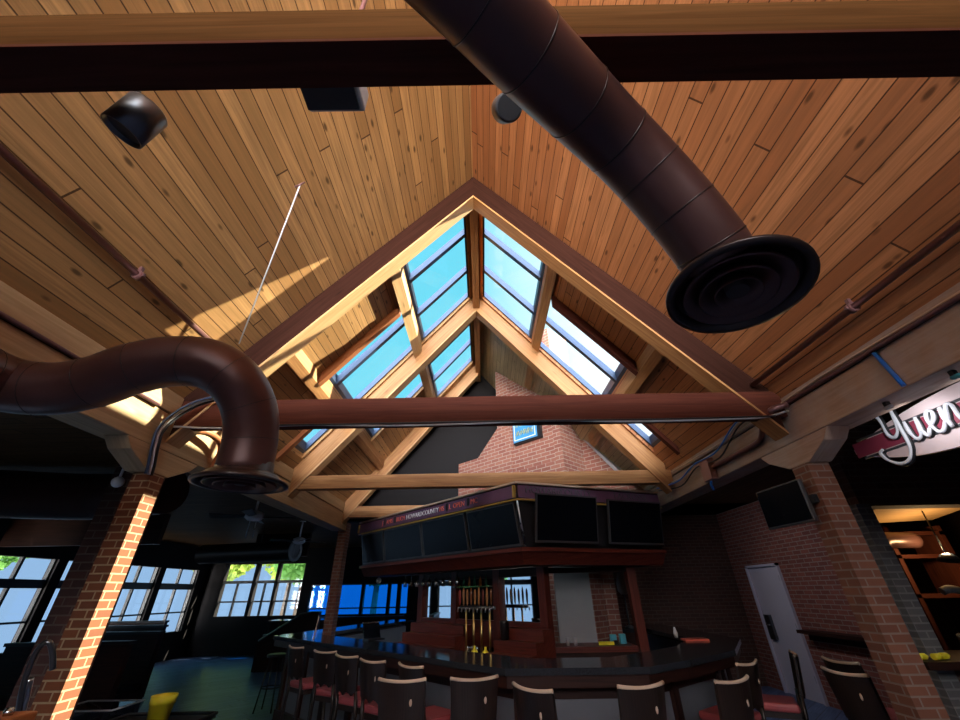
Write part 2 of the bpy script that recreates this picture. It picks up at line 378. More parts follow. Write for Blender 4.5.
# timbers of the roof
def rafter(side, y, label, th=.13, dep=.40):
    x1, zt = 2.62, ZR
    mb = MB(); poly = [(XR, y, zt - .003), (XR + side * x1, y, zt - SL * x1 - .003), (XR + side * x1, y, zt - SL * x1 - dep), (XR, y, zt - dep)]
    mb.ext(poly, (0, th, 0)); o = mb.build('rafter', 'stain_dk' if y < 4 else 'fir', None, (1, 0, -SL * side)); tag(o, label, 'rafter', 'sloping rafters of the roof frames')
    mb = MB(); poly = [(XR, y - .015, zt - dep), (XR + side * x1, y - .015, zt - SL * x1 - dep), (XR + side * x1, y - .015, zt - SL * x1 - dep - .03), (XR, y - .015, zt - dep - .03)]
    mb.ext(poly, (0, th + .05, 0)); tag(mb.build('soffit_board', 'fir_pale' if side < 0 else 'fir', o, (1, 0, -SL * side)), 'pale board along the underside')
names = ['nearest the camera framing the skylights', 'of the middle frame, behind the first tie beam', 'of the farthest frame, beside the dark gable']
for y, nm in zip((3.15, 5.49, 7.85), names):
    for side, sn in ((-1, 'left'), (1, 'right')):
        if y > 7 and side > 0: continue      # the chimney stands here
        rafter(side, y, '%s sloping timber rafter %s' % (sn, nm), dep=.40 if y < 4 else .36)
def tie(y, label, mat, z0=2.94, h=.24, x0=-2.64, x1=2.64, th=.13):
    o = MB().box((x0, y, z0), (x1, y + th, z0 + h)).build('tie_beam', mat, None, (1, 0, 0), bevel=.006)
    return tag(o, label, 'beam', 'horizontal tie beams across the roof')
o = tie(0.45, 'thick horizontal tie beam crossing the top of the photo, above the ducts', 'tan', h=.21, th=.10)
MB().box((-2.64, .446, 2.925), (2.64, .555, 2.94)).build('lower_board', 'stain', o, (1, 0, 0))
tie(3.145, 'dark red-brown horizontal tie beam spanning the room below the skylights', 'stain', th=.12)
o = tie(5.50, 'paler orange tie beam just above the television canopy', 'fir', h=.18)
tie(7.86, 'rear tie beam in front of the dark gable end', 'fir', h=.2)
# ridge beam, purlins, headers
o = MB().box((XR - .055, 3.29, 6.02), (XR - .002, 8.3, 6.24)).box((XR + .002, 3.29, 6.02), (XR + .055, 8.3, 6.24)).build('ridge_beam', 'fir', None, (0, 1, 0))
tag(o, 'ridge beam running back between the left and right skylights', 'beam')
for side, sn in ((-1, 'left'), (1, 'right')):
    mb = MB(); spiece(mb, side, .92, 1.02, 3.30, 8.3 if side < 0 else 6.9, -.13 if side < 0 else -.06, -.002)
    tag(mb.build('purlin', 'fir_pale' if side < 0 else 'fir', None, (0, 1, 0)), 'upper purlin along the %s slope between two rows of skylights' % sn, 'purlin')
    mb = MB(); spiece(mb, side, 1.93, 2.0, 3.30, 8.3 if side < 0 else 6.6, -.14, -.002)
    tag(mb.build('purlin', 'fir', None, (0, 1, 0)), 'lower purlin along the %s slope, under the skylights' % sn, 'purlin')
    mb = MB(); hy = 4.20 if side < 0 else 4.06
    mb = MB(); spiece(mb, side, 1.03, 1.92, hy, hy + .08, -.16, -.002)
    tag(mb.build('header_board', 'redwood' if side < 0 else 'stain', None, (1, 0, -SL * side)), 'sloping header board at the near edge of the lower %s skylight' % sn, 'board')
    mb = MB(); spiece(mb, side, 2.01, 2.58, 4.90, 4.98, -.09, -.002)
    tag(mb.build('header_board', 'redwood' if side < 0 else 'stain', None, (1, 0, -SL * side)), 'short sloping header board above the %s eave, below the tie beam' % sn, 'board')
# eave beams, made of two stacked timbers
for side, sn, mt in ((-1, 'left', 'beam_l'), (1, 'right', 'beam_r')):
    e = empty('eave_beam', (side * 2.65, 1.6, 2.74), '%s timber eave beam carried by brick columns' % ('bleached sunlit left' if side < 0 else 'weathered gray-brown right'), 'beam')
    def bx(name, xa, xb, ya, yb, za, zb, mat):
        xs = sorted((side * xa, side * xb)); MB().box((xs[0], ya - 1.6, za), (xs[1], yb - 1.6, zb)).build(name, mat, e, (0, 1, 0), bevel=.008)
    bx('lower_timber', 0, .26, Y0, 8.14, 0, .285, mt); bx('upper_timber', -.0, .26, Y0, 8.14, .30, .47, mt)
    bx('core', .02, .24, Y0, 8.14, .284, .301, 'black')
# ------------------------------------------------------------------ room shell
struct('floor', MB().box((-10.2, -5.2, -.1), (7.2, 16.2, 0)), 'floor', (1, 1, 0))
struct('ceiling_aisle_left', MB().box((-10.2, -5.2, 3.2), (-2.9, 16.2, 3.3)), 'plank_dark', (1, 0, 0))
struct('ceiling_aisle_right', MB().box((2.9, -5.2, 3.2), (7.2, 10.2, 3.3)), 'plank_dark', (0, 1, 0))
struct('ceiling_rear', MB().box((-2.9, 8.55, 3.2), (7.2, 16.2, 3.3)), 'plank_dark', (0, 1, 0))
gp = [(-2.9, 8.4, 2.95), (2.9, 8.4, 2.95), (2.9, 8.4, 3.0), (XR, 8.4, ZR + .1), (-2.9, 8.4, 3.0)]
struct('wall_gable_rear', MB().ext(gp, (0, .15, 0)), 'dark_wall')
wins = []
def window(n, fm, parts, mat='black'):
    """parts: list of (name, mb, mat)"""
    o = struct('window_%d' % n, fm, mat)
    for nm, mb, mt in parts: mb.build(nm, mt, o)
    return o
# left wall with a band of windows
bays = [(3.2, 4.7), (4.95, 6.5), (6.75, 8.45), (8.7, 10.23), (10.48, 11.9), (12.15, 13.6), (13.85, 15.5)]
mb = MB(); X = -10.0
mb.box((X - .2, -5.2, 0), (X, 16.2, .74)).box((X - .2, -5.2, 2.5), (X, 16.2, 3.2)); ys = [-5.2] + [q for b in bays for q in b] + [16.2]
for i in range(0, len(ys), 2): mb.box((X - .2, ys[i], .74), (X, ys[i + 1], 2.5))
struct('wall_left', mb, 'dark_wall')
for a, b in bays:
    wn += 1; m = (a + b) / 2
    fm = MB().box((X - .13, a, 1.91), (X - .05, b, 2.08)).box((X - .13, m - .03, .74), (X - .05, m + .03, 1.91)).box((X - .13, m - .03, 2.08), (X - .05, m + .03, 2.5)).box((X - .13, a, .74), (X - .05, a + .05, 2.5)).box((X - .13, b - .05, .74), (X - .05, b, 2.5)).box((X - .13, a, 1.25), (X - .05, b, 1.29))
    window(wn, fm, [('pane', MB().box((X - .1, a + .05, .75), (X - .09, b - .05, 2.49)), 'glass')])
# rear wall left with green and blue windows
Yb = 16.0
gb = [(-9.35, -8.30), (-8.18, -7.50), (-7.40, -6.50)]; bb = [(-6.15, -5.25), (-5.15, -4.35), (-4.25, -3.42), (-3.32, -3.08), (-2.95, -2.7)]
mb = MB(); mb.box((-10, Yb, 0), (7, Yb + .2, 1.1)).box((-10, Yb, 2.7), (7, Yb + .2, 3.2))
xs = [-10] + [q for b in gb for q in b] + [-6.3]
for i in range(0, len(xs), 2): mb.box((xs[i], Yb, 1.1), (xs[i + 1], Yb + .2, 2.7))
mb.box((-6.3, Yb, 2.02), (-2.6, Yb + .2, 2.7)); xs = [-6.3] + [q for b in bb for q in b] + [7]
for i in range(0, len(xs), 2): mb.box((xs[i], Yb, 1.1), (xs[i + 1], Yb + .2, 2.02 if i < len(xs) - 2 else 2.7))
struct('wall_rear', mb, 'dark_wall')
for a, b in gb:
    wn += 1; fm = MB().box((a, Yb + .03, 2.08), (b, Yb + .1, 2.17)); m = (a + b) / 2
    fm.box((m - .03, Yb + .03, 1.1), (m + .03, Yb + .1, 2.08)).box((a, Yb + .03, 1.5), (b, Yb + .1, 1.55))
    window(wn, fm, [('pane', MB().box((a, Yb + .06, 1.1), (b, Yb + .07, 2.7)), 'glass')])
for a, b in bb:
    wn += 1; fm = MB().box((a, Yb + .03, 1.26), (b, Yb + .1, 1.3)).box((a, Yb + .03, 1.98), (b, Yb + .1, 2.02))
    window(wn, fm, [('pane', MB().box((a, Yb + .06, 1.1), (b, Yb + .07, 2.0)), 'glass_b')])
# right side
mb = MB().box((5.6, 6.5, 0), (5.8, 8.42, 3.2)).box((5.6, 9.42, 0), (5.8, 10.2, 3.2)).box((5.6, 8.42, 2.06), (5.8, 9.42, 3.2))
struct('wall_right', mb, 'brick_red')
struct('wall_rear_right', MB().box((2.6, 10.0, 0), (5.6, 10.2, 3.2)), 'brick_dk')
struct('wall_right_near', MB().box((7.0, -5.2, 0), (7.2, 4.3, 3.2)), 'brown_wall')
# serving hatch wall facing the camera
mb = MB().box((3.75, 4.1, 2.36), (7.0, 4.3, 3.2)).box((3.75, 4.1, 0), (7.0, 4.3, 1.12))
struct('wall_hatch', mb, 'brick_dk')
struct('wall_service_left', MB().prism([(3.72, 4.31), (5.6, 6.52), (5.6, 6.60), (3.66, 4.31)], 0, 3.2), 'brown_wall')
struct('wall_service_rear', MB().box((5.8, 6.5, 0), (7.2, 6.6, 3.2)).box((7.0, 4.3, 0), (7.2, 6.5, 3.2)), 'brown_wall')
# door
d = struct('door_1', MB().box((5.645, 8.44, 0), (5.605, 9.40, 2.04)), 'offwhite')
MB().box((5.55, 8.40, 0), (5.60, 8.44, 2.08)).box((5.55, 9.40, 0), (5.60, 9.44, 2.08)).box((5.55, 8.40, 2.04), (5.60, 9.44, 2.08)).build('door_frame', 'offwhite', d)
MB().box((5.553, 9.16, .82), (5.646, 9.33, 1.22)).build('lock_plate', 'steel_dk', d)
MB().tube([(5.64, 9.26, 1.06), (5.52, 9.26, 1.06), (5.52, 9.16, 1.06)], .012).build('door_handle', 'chrome', d)
for z in (.28, 1.02, 1.78): MB().box((5.555, 8.43, z), (5.646, 8.455, z + .1)).build('hinge', 'steel_dk', d)
# rear (behind the camera): solid front wall, open gable above lets in added light
mb = MB().box((-10, -5.2, 0), (7.2, -5, 3.2))
struct('wall_front', mb, 'brown_wall')

# ------------------------------------------------------------------ brick columns, corbels, piers
def column(x0, x1, y0, y1, z1, mat, label, z0=0.0):
    return tag(MB().box((x0, y0, z0), (x1, y1, z1)).build('brick_column', mat, None), label, 'column')
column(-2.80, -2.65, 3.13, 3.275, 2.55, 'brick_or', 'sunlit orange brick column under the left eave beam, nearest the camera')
column(2.65, 2.83, 3.19, 3.365, 2.55, 'brick_rt', 'slim brick column under the right eave beam, holding the small television')
column(-2.80, -2.65, 8.16, 8.40, 2.9, 'brick_rt', 'far brick column rising beside the long end of the bar counter')
column(-3.78, -3.46, 4.0, 4.3, 3.2, 'brick_dk', 'dark brown brick pier behind the sunlit column at left')
column(3.60, 3.74, 3.98, 4.30, 2.36, 'brick_gy', 'gray brick column at the left edge of the serving hatch', 0)
for sx, y, lb in ((-1, 3.2, 'wooden corbel block between the sunlit column and the left beam'), (1, 3.28, 'wooden corbel block on top of the right brick column')):
    xa, xb = (sx * 2.655, sx * 2.84)
    poly = [(xa, y - .42, 2.739), (xa, y + .42, 2.739), (xa, y + .34, 2.66), (xa, y + .12, 2.552), (xa, y - .12, 2.552), (xa, y - .34, 2.66)]
    tag(MB().ext(poly, (xb - xa, 0, 0)).build('corbel', 'beam_l' if sx < 0 else 'beam_r', None, (0, 1, 0), bevel=.006), lb, 'corbel')
# chimney, turned 45 degrees
s2 = math.sqrt(.5); U = V((s2, -s2, 0)); W = V((s2, s2, 0))     # U along the face to the right, W into the wall
def CH(x, w=0.0, z=0.0):      # point on face line X+Y=7.9 at given X, pushed back w
    return V((x, 7.9 - x, z)) + W * w
e = empty('brick_chimney', (0.9, 7.0, 0), 'stepped red brick chimney breast rising through the right roof slope', 'chimney')
def cpoly(name, pts, w0, w1, mat='brick_ch'):
    mb = MB(); mb.ext([CH(x, w0, z) - V((0.9, 7.0, 0)) for x, z in pts], W * (w1 - w0)); return mb.build(name, mat, e)
cpoly('breast', [(-.83, 2.96), (1.38, 2.96), (1.38, 6.3), (.33, 6.3), (.33, 4.56), (-.08, 4.07), (-.83, 4.07)], .03, .65)
cpoly('face_panel', [(-.83, 2.96), (.57, 2.96), (.57, 6.3), (.33, 6.3), (.33, 4.56), (-.08, 4.07), (-.83, 4.07)], 0, .03)
cpoly('face_panel', [(1.27, 3.6), (1.38, 3.6), (1.38, 6.3), (1.27, 6.3)], 0, .03)
cpoly('face_panel', [(.57, 2.96), (1.38, 2.96), (1.38, 3.6), (.57, 3.6)], 0, .03)
cpoly('shoulder', [(1.35, 2.96), (2.05, 2.96), (1.83, 3.30), (1.35, 4.2)], .65, 1.1)
cpoly('base', [(-.3, 0), (1.38, 0), (1.38, 2.96), (-.3, 2.96)], .30, .65)
tag(MB().box((1.79, 7.14, 0), (2.07, 7.4, 1.96)).build('brick_pier', 'brick_ch'), 'narrow red brick pier seen between the bar posts right of the gray panel', 'pier')
cpoly('coping', [(1.36, 4.24), (1.36, 4.19), (1.83, 3.30), (1.86, 3.34)], .60, 1.1, 'gray_wall')
# sign on chimney
sg = empty('beer_sign', CH(.89, -.04, 4.41), 'blue framed beer sign with yellow lettering hung on the chimney', 'sign')
def sgx(mb, a, b, z0, z1, w0, w1):   # along U, z, depth along -W
    P = []
    for z in (z0, z1):
        for q, w in ((a, w0), (b, w0), (b, w1), (a, w1)): P.append(tuple(U * q + W * w + V((0, 0, z))))
    return mb.hexa(P)
sgx(MB(), -.32, .32, -.34, .34, -.03, .04).build('casing', 'black', sg)
sgx(MB(), -.31, .25, -.31, .33, -.045, -.03).build('panel', 'blue_lt', sg)
mb = MB(); sgx(mb, -.28, .22, -.28, -.265, -.05, -.045); sgx(mb, -.28, -.265, -.265, .3, -.05, -.045); sgx(mb, .205, .22, -.265, .3, -.05, -.045); mb.build('border_line', 'whitepaint', sg)
rr = random.Random(3); ylw = m_plain('yellow_lettering', (.65, .6, .2), .5)
for row, zz in ((0, -.02), (1, -.2)):
    pts = []
    for i in range(5):
        pts += [U * (-.22 + i * .085 + .017 * j) + W * -.055 + V((0, 0, zz + (.09 if j % 2 else 0) + rr.uniform(-.01, .01))) for j in range(4)]
    MB().tube(pts, .008, 6).build('lettering_line', ylw, sg)
tag(MB().lathe([(.05, -.01), (.055, .0), (.05, .012)], U * .12 + W * -.055 + V((0, 0, .22)), W, 16).build('emblem', 'black', sg), 'dark round emblem')

# ------------------------------------------------------------------ ducts
def duct(name, path, r, label, diff_c, diff_ax, R, cat='duct', seams=9):
    e = empty(name, path[-1], label, cat); o = V(path[-1]); P = [V(p) - o for p in path]
    mb = MB().tube(P, r, 28); mb.build('duct_pipe', 'duct', e)
    n = len(P)
    for i in range(2, n - 1, max(1, n // seams)):
        t = (P[i + 1] - P[i - 1]).normalized(); MB().tube([P[i] - t * .002, P[i] + t * .002], r + .0015, 32).build('seam_band', 'duct_dk', e)
    if diff_c is not None:
        c = V(diff_c) - o
        df = MB().lathe([(r + .002, R * .5), (r + .006, R * .22), (R * .8, R * .14), (R, R * .05), (R, 0), (R * .9, -.004), (R * .86, R * .1), (R * .75, R * .22), (R * .25, R * .3)], c, diff_ax, 40).build('diffuser', 'duct_dk', e)
        for q, dz in ((.76, .05), (.54, .03), (.33, .01)):
            MB().lathe([(R * q * .72, R * (.2 + dz)), (R * q * .97, R * dz), (R * q, R * (dz - .06)), (R * q * .96, R * (dz - .07)), (R * q * .70, R * (.13 + dz)), (R * q * .4, R * (.2 + dz))], c, diff_ax, 36).build('cone_ring', 'duct', df)
        MB().tube([c + V(diff_ax) * .1, c + V(diff_ax) * .0], .03, 12).build('hub', 'duct_dk', df)
    return e
pR = smooth_path([(-1.35, -.82, 2.81), (-.85, -.38, 2.81), (-.40, -.0, 2.81), (-.106, .24, 2.81), (.01, .335, 2.81), (.109, .419, 2.81), (.22, .507, 2.81), (.351, .61, 2.81), (.44, .672, 2.785), (.525, .724, 2.72), (.60, .767, 2.635), (.667, .808, 2.545), (.70, .835, 2.495)], 5)
duct('supply_duct', pR, .098, 'large brown round duct crossing the top of the photo to a dark diffuser at right', (.748, .873, 2.415), (.10, .08, 1), .19, seams=9)
pL = smooth_path([(-2.40, .9, 2.60), (-2.42, 1.4, 2.62), (-2.41, 1.72, 2.625), (-2.24, 1.80, 2.625), (-2.05, 1.82, 2.67), (-1.86, 1.80, 2.735), (-1.66, 1.81, 2.785), (-1.47, 1.84, 2.775), (-1.345, 1.91, 2.695), (-1.285, 2.0, 2.57), (-1.27, 2.06, 2.42), (-1.272, 2.08, 2.25)], 5)
duct('supply_duct', pL, .137, 'brown curved duct at left bending down to a round diffuser over the left beam', (-1.272, 2.085, 2.185), (0, 0, 1), .232, seams=9)
pA = smooth_path([(-9.3, 4.2, 2.87), (-7.5, 4.7, 2.87), (-6.2, 5.15, 2.87), (-5.3, 5.35, 2.86), (-4.75, 5.36, 2.87), (-4.35, 5.27, 2.88), (-4.1, 5.18, 2.89)], 5)
duct('aisle_duct', pA, .29, 'wide brown elbow duct under the dark ceiling of the left aisle', None, None, 0)
# ------------------------------------------------------------------ sprinkler pipes
for sx, x, z, lb in ((-1, -2.30, 3.555, 'thin maroon sprinkler pipe along the left roof slope'), (1, 2.43, 3.235, 'thin maroon sprinkler pipe along the right roof slope')):
    e = empty('sprinkler_pipe', (x, 0, z), lb, 'pipe')
    MB().tube([(0, -4.8, 0), (0, 3.12, 0)], .022, 12).build('pipe_run', 'pipe', e)
    ys = (1.95, -1.0) if sx < 0 else (2.03, -1.0)
    for y in ys:
        MB().lathe([(.034, -.02), (.034, .02)], (0, y, 0), (0, 1, 0), 14).box((-.01, y - .012, 0), (.01, y + .012, .07)).box((-.045, y - .008, -.012), (.045, y + .008, .012)).build('clamp', 'pipe', e)
# cable stay with hook
e = empty('stay_cable', (-1.45, 2.0, 4.58), 'thin gray stay cable hanging from a hook on the left ceiling', 'cable')
MB().tube([(0, 0, .0), (-.70, .9, -.96)], .006, 6).build('wire', 'wire_w', e)
MB().tube([(-.04, .0, -.03), (0, 0, .0), (.03, 0, .03)], .008, 6).build('hook', 'pipe', e)

# ------------------------------------------------------------------ ceiling fittings
e = empty('can_spotlight', (-1.20, .74, 3.14), 'gray can spotlight on a stem below the left ceiling', 'lamp')
ax = V((.40, -.09, .91)).normalized()
MB().lathe([(.05, -.02), (.058, -.075), (.064, -.075), (.064, .055), (.056, .066), (.02, .07)], (0, 0, 0), ax, 28).build('lamp_can', 'steel_dk', e)
MB().lathe([(.055, -.06), (.05, -.024), (.02, -.024)], (0, 0, 0), ax, 24).build('reflector', 'black', e)
MB().tube([ax * .06, V((-.02, -.03, .10)), (-.12, -.12, .52)], .01, 8).build('stem', 'black', e)
e = empty('loudspeaker', (-.58, .80, 3.43), 'black box loudspeaker with pale edges hung under the left ceiling', 'loudspeaker')
MB().box((-.12, -.07, 0), (.115, .075, .13)).build('cabinet', 'gray_wall', e, bevel=.01)
MB().box((-.118, -.075, -.012), (.095, .058, .0)).build('grille', 'black', e)
MB().tube([(0, 0, .16), (0, 0, .5 + SL * 0 + 1.7)], .012, 8).build('hanger', 'pipe', e)
e = empty('round_speaker', (.125, .76, 3.22), 'round black speaker on the right ceiling beside the big duct', 'loudspeaker')
MB().lathe([(.047, 0), (.052, .012), (.052, .10), (.04, .13)], (0, 0, 0), V((-.12, .5, .86)), 28).build('housing', 'bezel', e)
MB().lathe([(.044, -.004), (.044, .004)], (0, 0, 0), V((-.12, .5, .86)), 28).build('grille', 'black', e)
MB().tube([(0, .06, .1), (0, .1, 2.85)], .008, 6).build('stem', 'black', e)
# ------------------------------------------------------------------ wires, conduits
def cable(name, pts, r, mat, label, cat='cable', k=6, grp=None):
    return tag(MB().tube(smooth_path(pts, k), r, 8).build(name, mat), label, cat, grp)
cable('cable', [(-2.6, 3.10, 2.925)] + [(x, 3.12, 2.915 + .012 * math.sin(3 * x)) for x in (-2.2, -1.5, -.8, -.1, .6, 1.3, 2.0, 2.4)] + [(2.62, 3.1, 2.97)], .009, 'wire_w', 'gray cable sagging along the underside of the dark tie beam')
cable('cable', [(-2.2, 3.11, 2.93), (-1.0, 3.11, 2.925), (.3, 3.11, 2.927), (1.6, 3.11, 2.92), (2.5, 3.11, 2.93)], .008, 'black', 'black cable clipped under the dark tie beam')
cable('conduit', [(2.63, -2, 3.03), (2.63, .5, 3.03), (2.63, 1.5, 3.03), (2.63, 2.4, 3.035), (2.63, 3.2, 3.04)], .016, 'pipe', 'straight conduit running along the middle of the right eave beam', 'conduit')
cable('cable', [(2.635, 1.0, 3.06), (2.635, 1.8, 3.055), (2.63, 2.6, 3.075), (2.63, 3.3, 3.06), (2.62, 4.2, 3.05), (2.6, 5.4, 3.06)], .008, 'ply', 'pale cable looping along the right eave beam above the conduit')
for i, (dz, mt, lb) in enumerate(((.0, 'wire_w', 'gray cable drooping along the far half of the right beam'), (-.05, 'black', 'black cable drooping along the far half of the right beam'), (-.02, 'blue', 'blue data cable along the far half of the right beam'))):
    q = 2.61 - .026 * i
    cable('cable', [(q, 3.3, 3.1 + dz), (q - .01, 3.7, 3.12 + dz), (q, 4.2, 3.0 + dz * 2), (q - .01, 4.7, 2.98 + dz), (q, 5.2, 2.93 + dz * 2), (q, 5.9, 2.97 + dz)], .009, mt, lb)
cable('conduit', [(2.62, 3.08, 3.02), (2.5, 3.15, 2.99), (2.55, 3.35, 2.96), (2.61, 3.5, 2.90), (2.62, 3.62, 2.86), (2.62, 4.0, 2.86), (2.62, 4.45, 2.86)], .026, 'pipe', 'thick curved maroon conduit bending from the tie beam down the right beam', 'conduit')
cable('conduit', [(-2.62, 3.30, 2.96), (-2.56, 3.45, 3.0), (-2.55, 3.65, 2.98), (-2.57, 3.74, 2.90), (-2.60, 3.75, 2.80), (-2.61, 3.75, 2.70)], .03, 'redwood', 'thick orange-brown curved pipe on the left beam beside the diffuser', 'conduit')
for i, (off, mt, lb) in enumerate(((0, 'black', 'black cable bundle curling down the left beam over the sunlit column'), (.035, 'wire_w', 'gray cable curling down the left beam over the sunlit column'), (.07, 'navy', 'dark blue cable curling down the left beam over the sunlit column'))):
    g = .9 * off
    cable('cable', [(-2.2, 3.10 - g, 3.19), (-2.42, 3.08 - g, 3.12), (-2.56, 3.06 - g, 3.0), (-2.61, 3.03 - g, 2.86), (-2.62, 3.05 - g, 2.74), (-2.63, 3.10 - g, 2.60), (-2.635, 3.12 - g, 2.52)], .011, mt, lb)
cable('conduit', [(-2.63, -2.0, 3.035), (-2.63, 0, 3.035), (-2.63, 1.5, 3.035), (-2.63, 2.9, 3.035)], .014, 'pipe', 'thin dark conduit along the middle of the left eave beam', 'conduit')
e = empty('junction_box', (2.60, 4.53, 2.85), 'pinkish brown junction box hanging from the right beam', 'box')
MB().box((-.04, -.10, -.12), (.04, .08, .12)).build('box_body', 'pinkbox', e, bevel=.008)
MB().tube([(0, 0, -.12), (.0, .02, -.16), (0, 0, -.22)], .014, 8).build('strap', 'blue', e)
tag(MB().tube([(2.635, 2.24, 3.02), (2.635, 2.215, 2.88), (2.635, 2.19, 2.745)], .013, 8).build('tape_strip', 'blue'), 'bright blue strip taped across the right eave beam', 'tape')
sign_lamps = []
for y, mt, lb in ((2.42, 'wire_w', 'small gray-blue spot lamp under the right beam, left of the oval sign'), (1.99, 'teal', 'teal spot lamp under the right beam above the oval sign')):
    e = empty('spot_lamp', (2.72, y, 2.70), lb, 'lamp')
    MB().lathe([(.008, -.035), (.014, -.03), (.014, .02), (.008, .03)], (0, 0, -.0), V((.3, 1, .15)), 14).build('lamp_head', mt, e)
    MB().box((-.015, -.012, .01), (.015, .012, .038)).build('bracket', 'black', e)
    sign_lamps.append((2.76, y, 2.69))

# ------------------------------------------------------------------ television canopy over the bar
Lp, Cp, Rp = V((-2.46, 8.37, 0)), V((.44, 5.2, 0)), V((2.60, 6.0, 0))
def off_poly(pts, d):
    """offset an open polyline to its left by d (list of 2-D/3-D points)"""
    pts = [V((p[0], p[1], 0)) for p in pts]; out = []; ns = []
    for a, b in zip(pts, pts[1:]):
        t = (b - a).normalized(); ns.append(V((-t.y, t.x, 0)))
    for i, p in enumerate(pts):
        if i == 0: out.append(p + ns[0] * d)
        elif i == len(pts) - 1: out.append(p + ns[-1] * d)
        else:
            m = (ns[i - 1] + ns[i]).normalized(); out.append(p + m * (d / m.dot(ns[i])))
    return out
line = [Lp, Cp, Rp]
TOP, SB, TB, MBt = 2.91, 2.70, 2.14, 1.97
can = empty('bar_canopy', (0.44, 5.2, 1.97), 'large maroon canopy over the bar that carries the televisions and banner', 'canopy')
O = V((0.44, 5.2, 1.97))
def band(name, mat, d0, z0, d1, z1, th=.04, grain=(1, 0, 0), par=None):
    a = off_poly(line, d0); b = off_poly(line, d1); a2 = off_poly(line, d0 + th); b2 = off_poly(line, d1 + th); mb = MB()
    for i in (0, 1):
        mb.hexa([tuple(p) for p in (a[i] + V((0, 0, z0)) - O, a[i + 1] + V((0, 0, z0)) - O, a2[i + 1] + V((0, 0, z0)) - O, a2[i] + V((0, 0, z0)) - O,
                 b[i] + V((0, 0, z1)) - O, b[i + 1] + V((0, 0, z1)) - O, b2[i + 1] + V((0, 0, z1)) - O, b2[i] + V((0, 0, z1)) - O)])
    return mb.build(name, mat, par or can, grain)
band('back_panel', 'black', .17, TB, .06, SB)
band('lower_moulding', 'bar_red', .22, MBt, .12, TB, .08)
band('lower_ledge', 'bar_red', .10, TB - .03, .10, TB + .015, .12)
a = off_poly(line, .22); b = off_poly(line, .70)
for i in (0, 1):
    MB().prism([(p.x - O.x, p.y - O.y) for p in (a[i], a[i + 1], b[i + 1], b[i])], .0, .04).build('soffit', 'bar_dark', can, (1, 0, 0))
    MB().prism([(p.x - O.x, p.y - O.y) for p in (off_poly(line, .02)[i], off_poly(line, .02)[i + 1], b[i + 1], b[i])], TOP - 1.97 - .03, TOP - 1.97 - .005).build('top_board', 'bar_dark', can, (1, 0, 0))
band('gold_trim', 'gold', -.012, SB - .012, -.012, SB + .008, .03)
band('top_trim', 'ply', -.018, TOP - .012, -.018, TOP + .012, .05)
# hooks
for i, (f0, f1, nh) in enumerate(((.15, .62, 14), (.2, .85, 14))):
    A, B = off_poly(line, .20)[i], off_poly(line, .20)[i + 1]
    if i == 0: A, B = B, A
    mb_pts = []
    for k in range(nh):
        p = A.lerp(B, f0 + (f1 - f0) * k / (nh - 1)) + V((0, 0, 2.065)) - O; n = (off_poly(line, 0)[1] - off_poly(line, .2)[1]).normalized()
        MB().tube([p, p + n * .03 + V((0, 0, -.01)), p + n * .035 + V((0, 0, .02))], .006, 6).build('hook', 'brass', can)
MB().tube([Cp + V((0, -.01, SB - .02)) - O, Cp + V((0.02, .0, TB + .03)) + (V((.06, .14, 0))) - O], .012, 8).build('corner_rod', 'chrome', can)
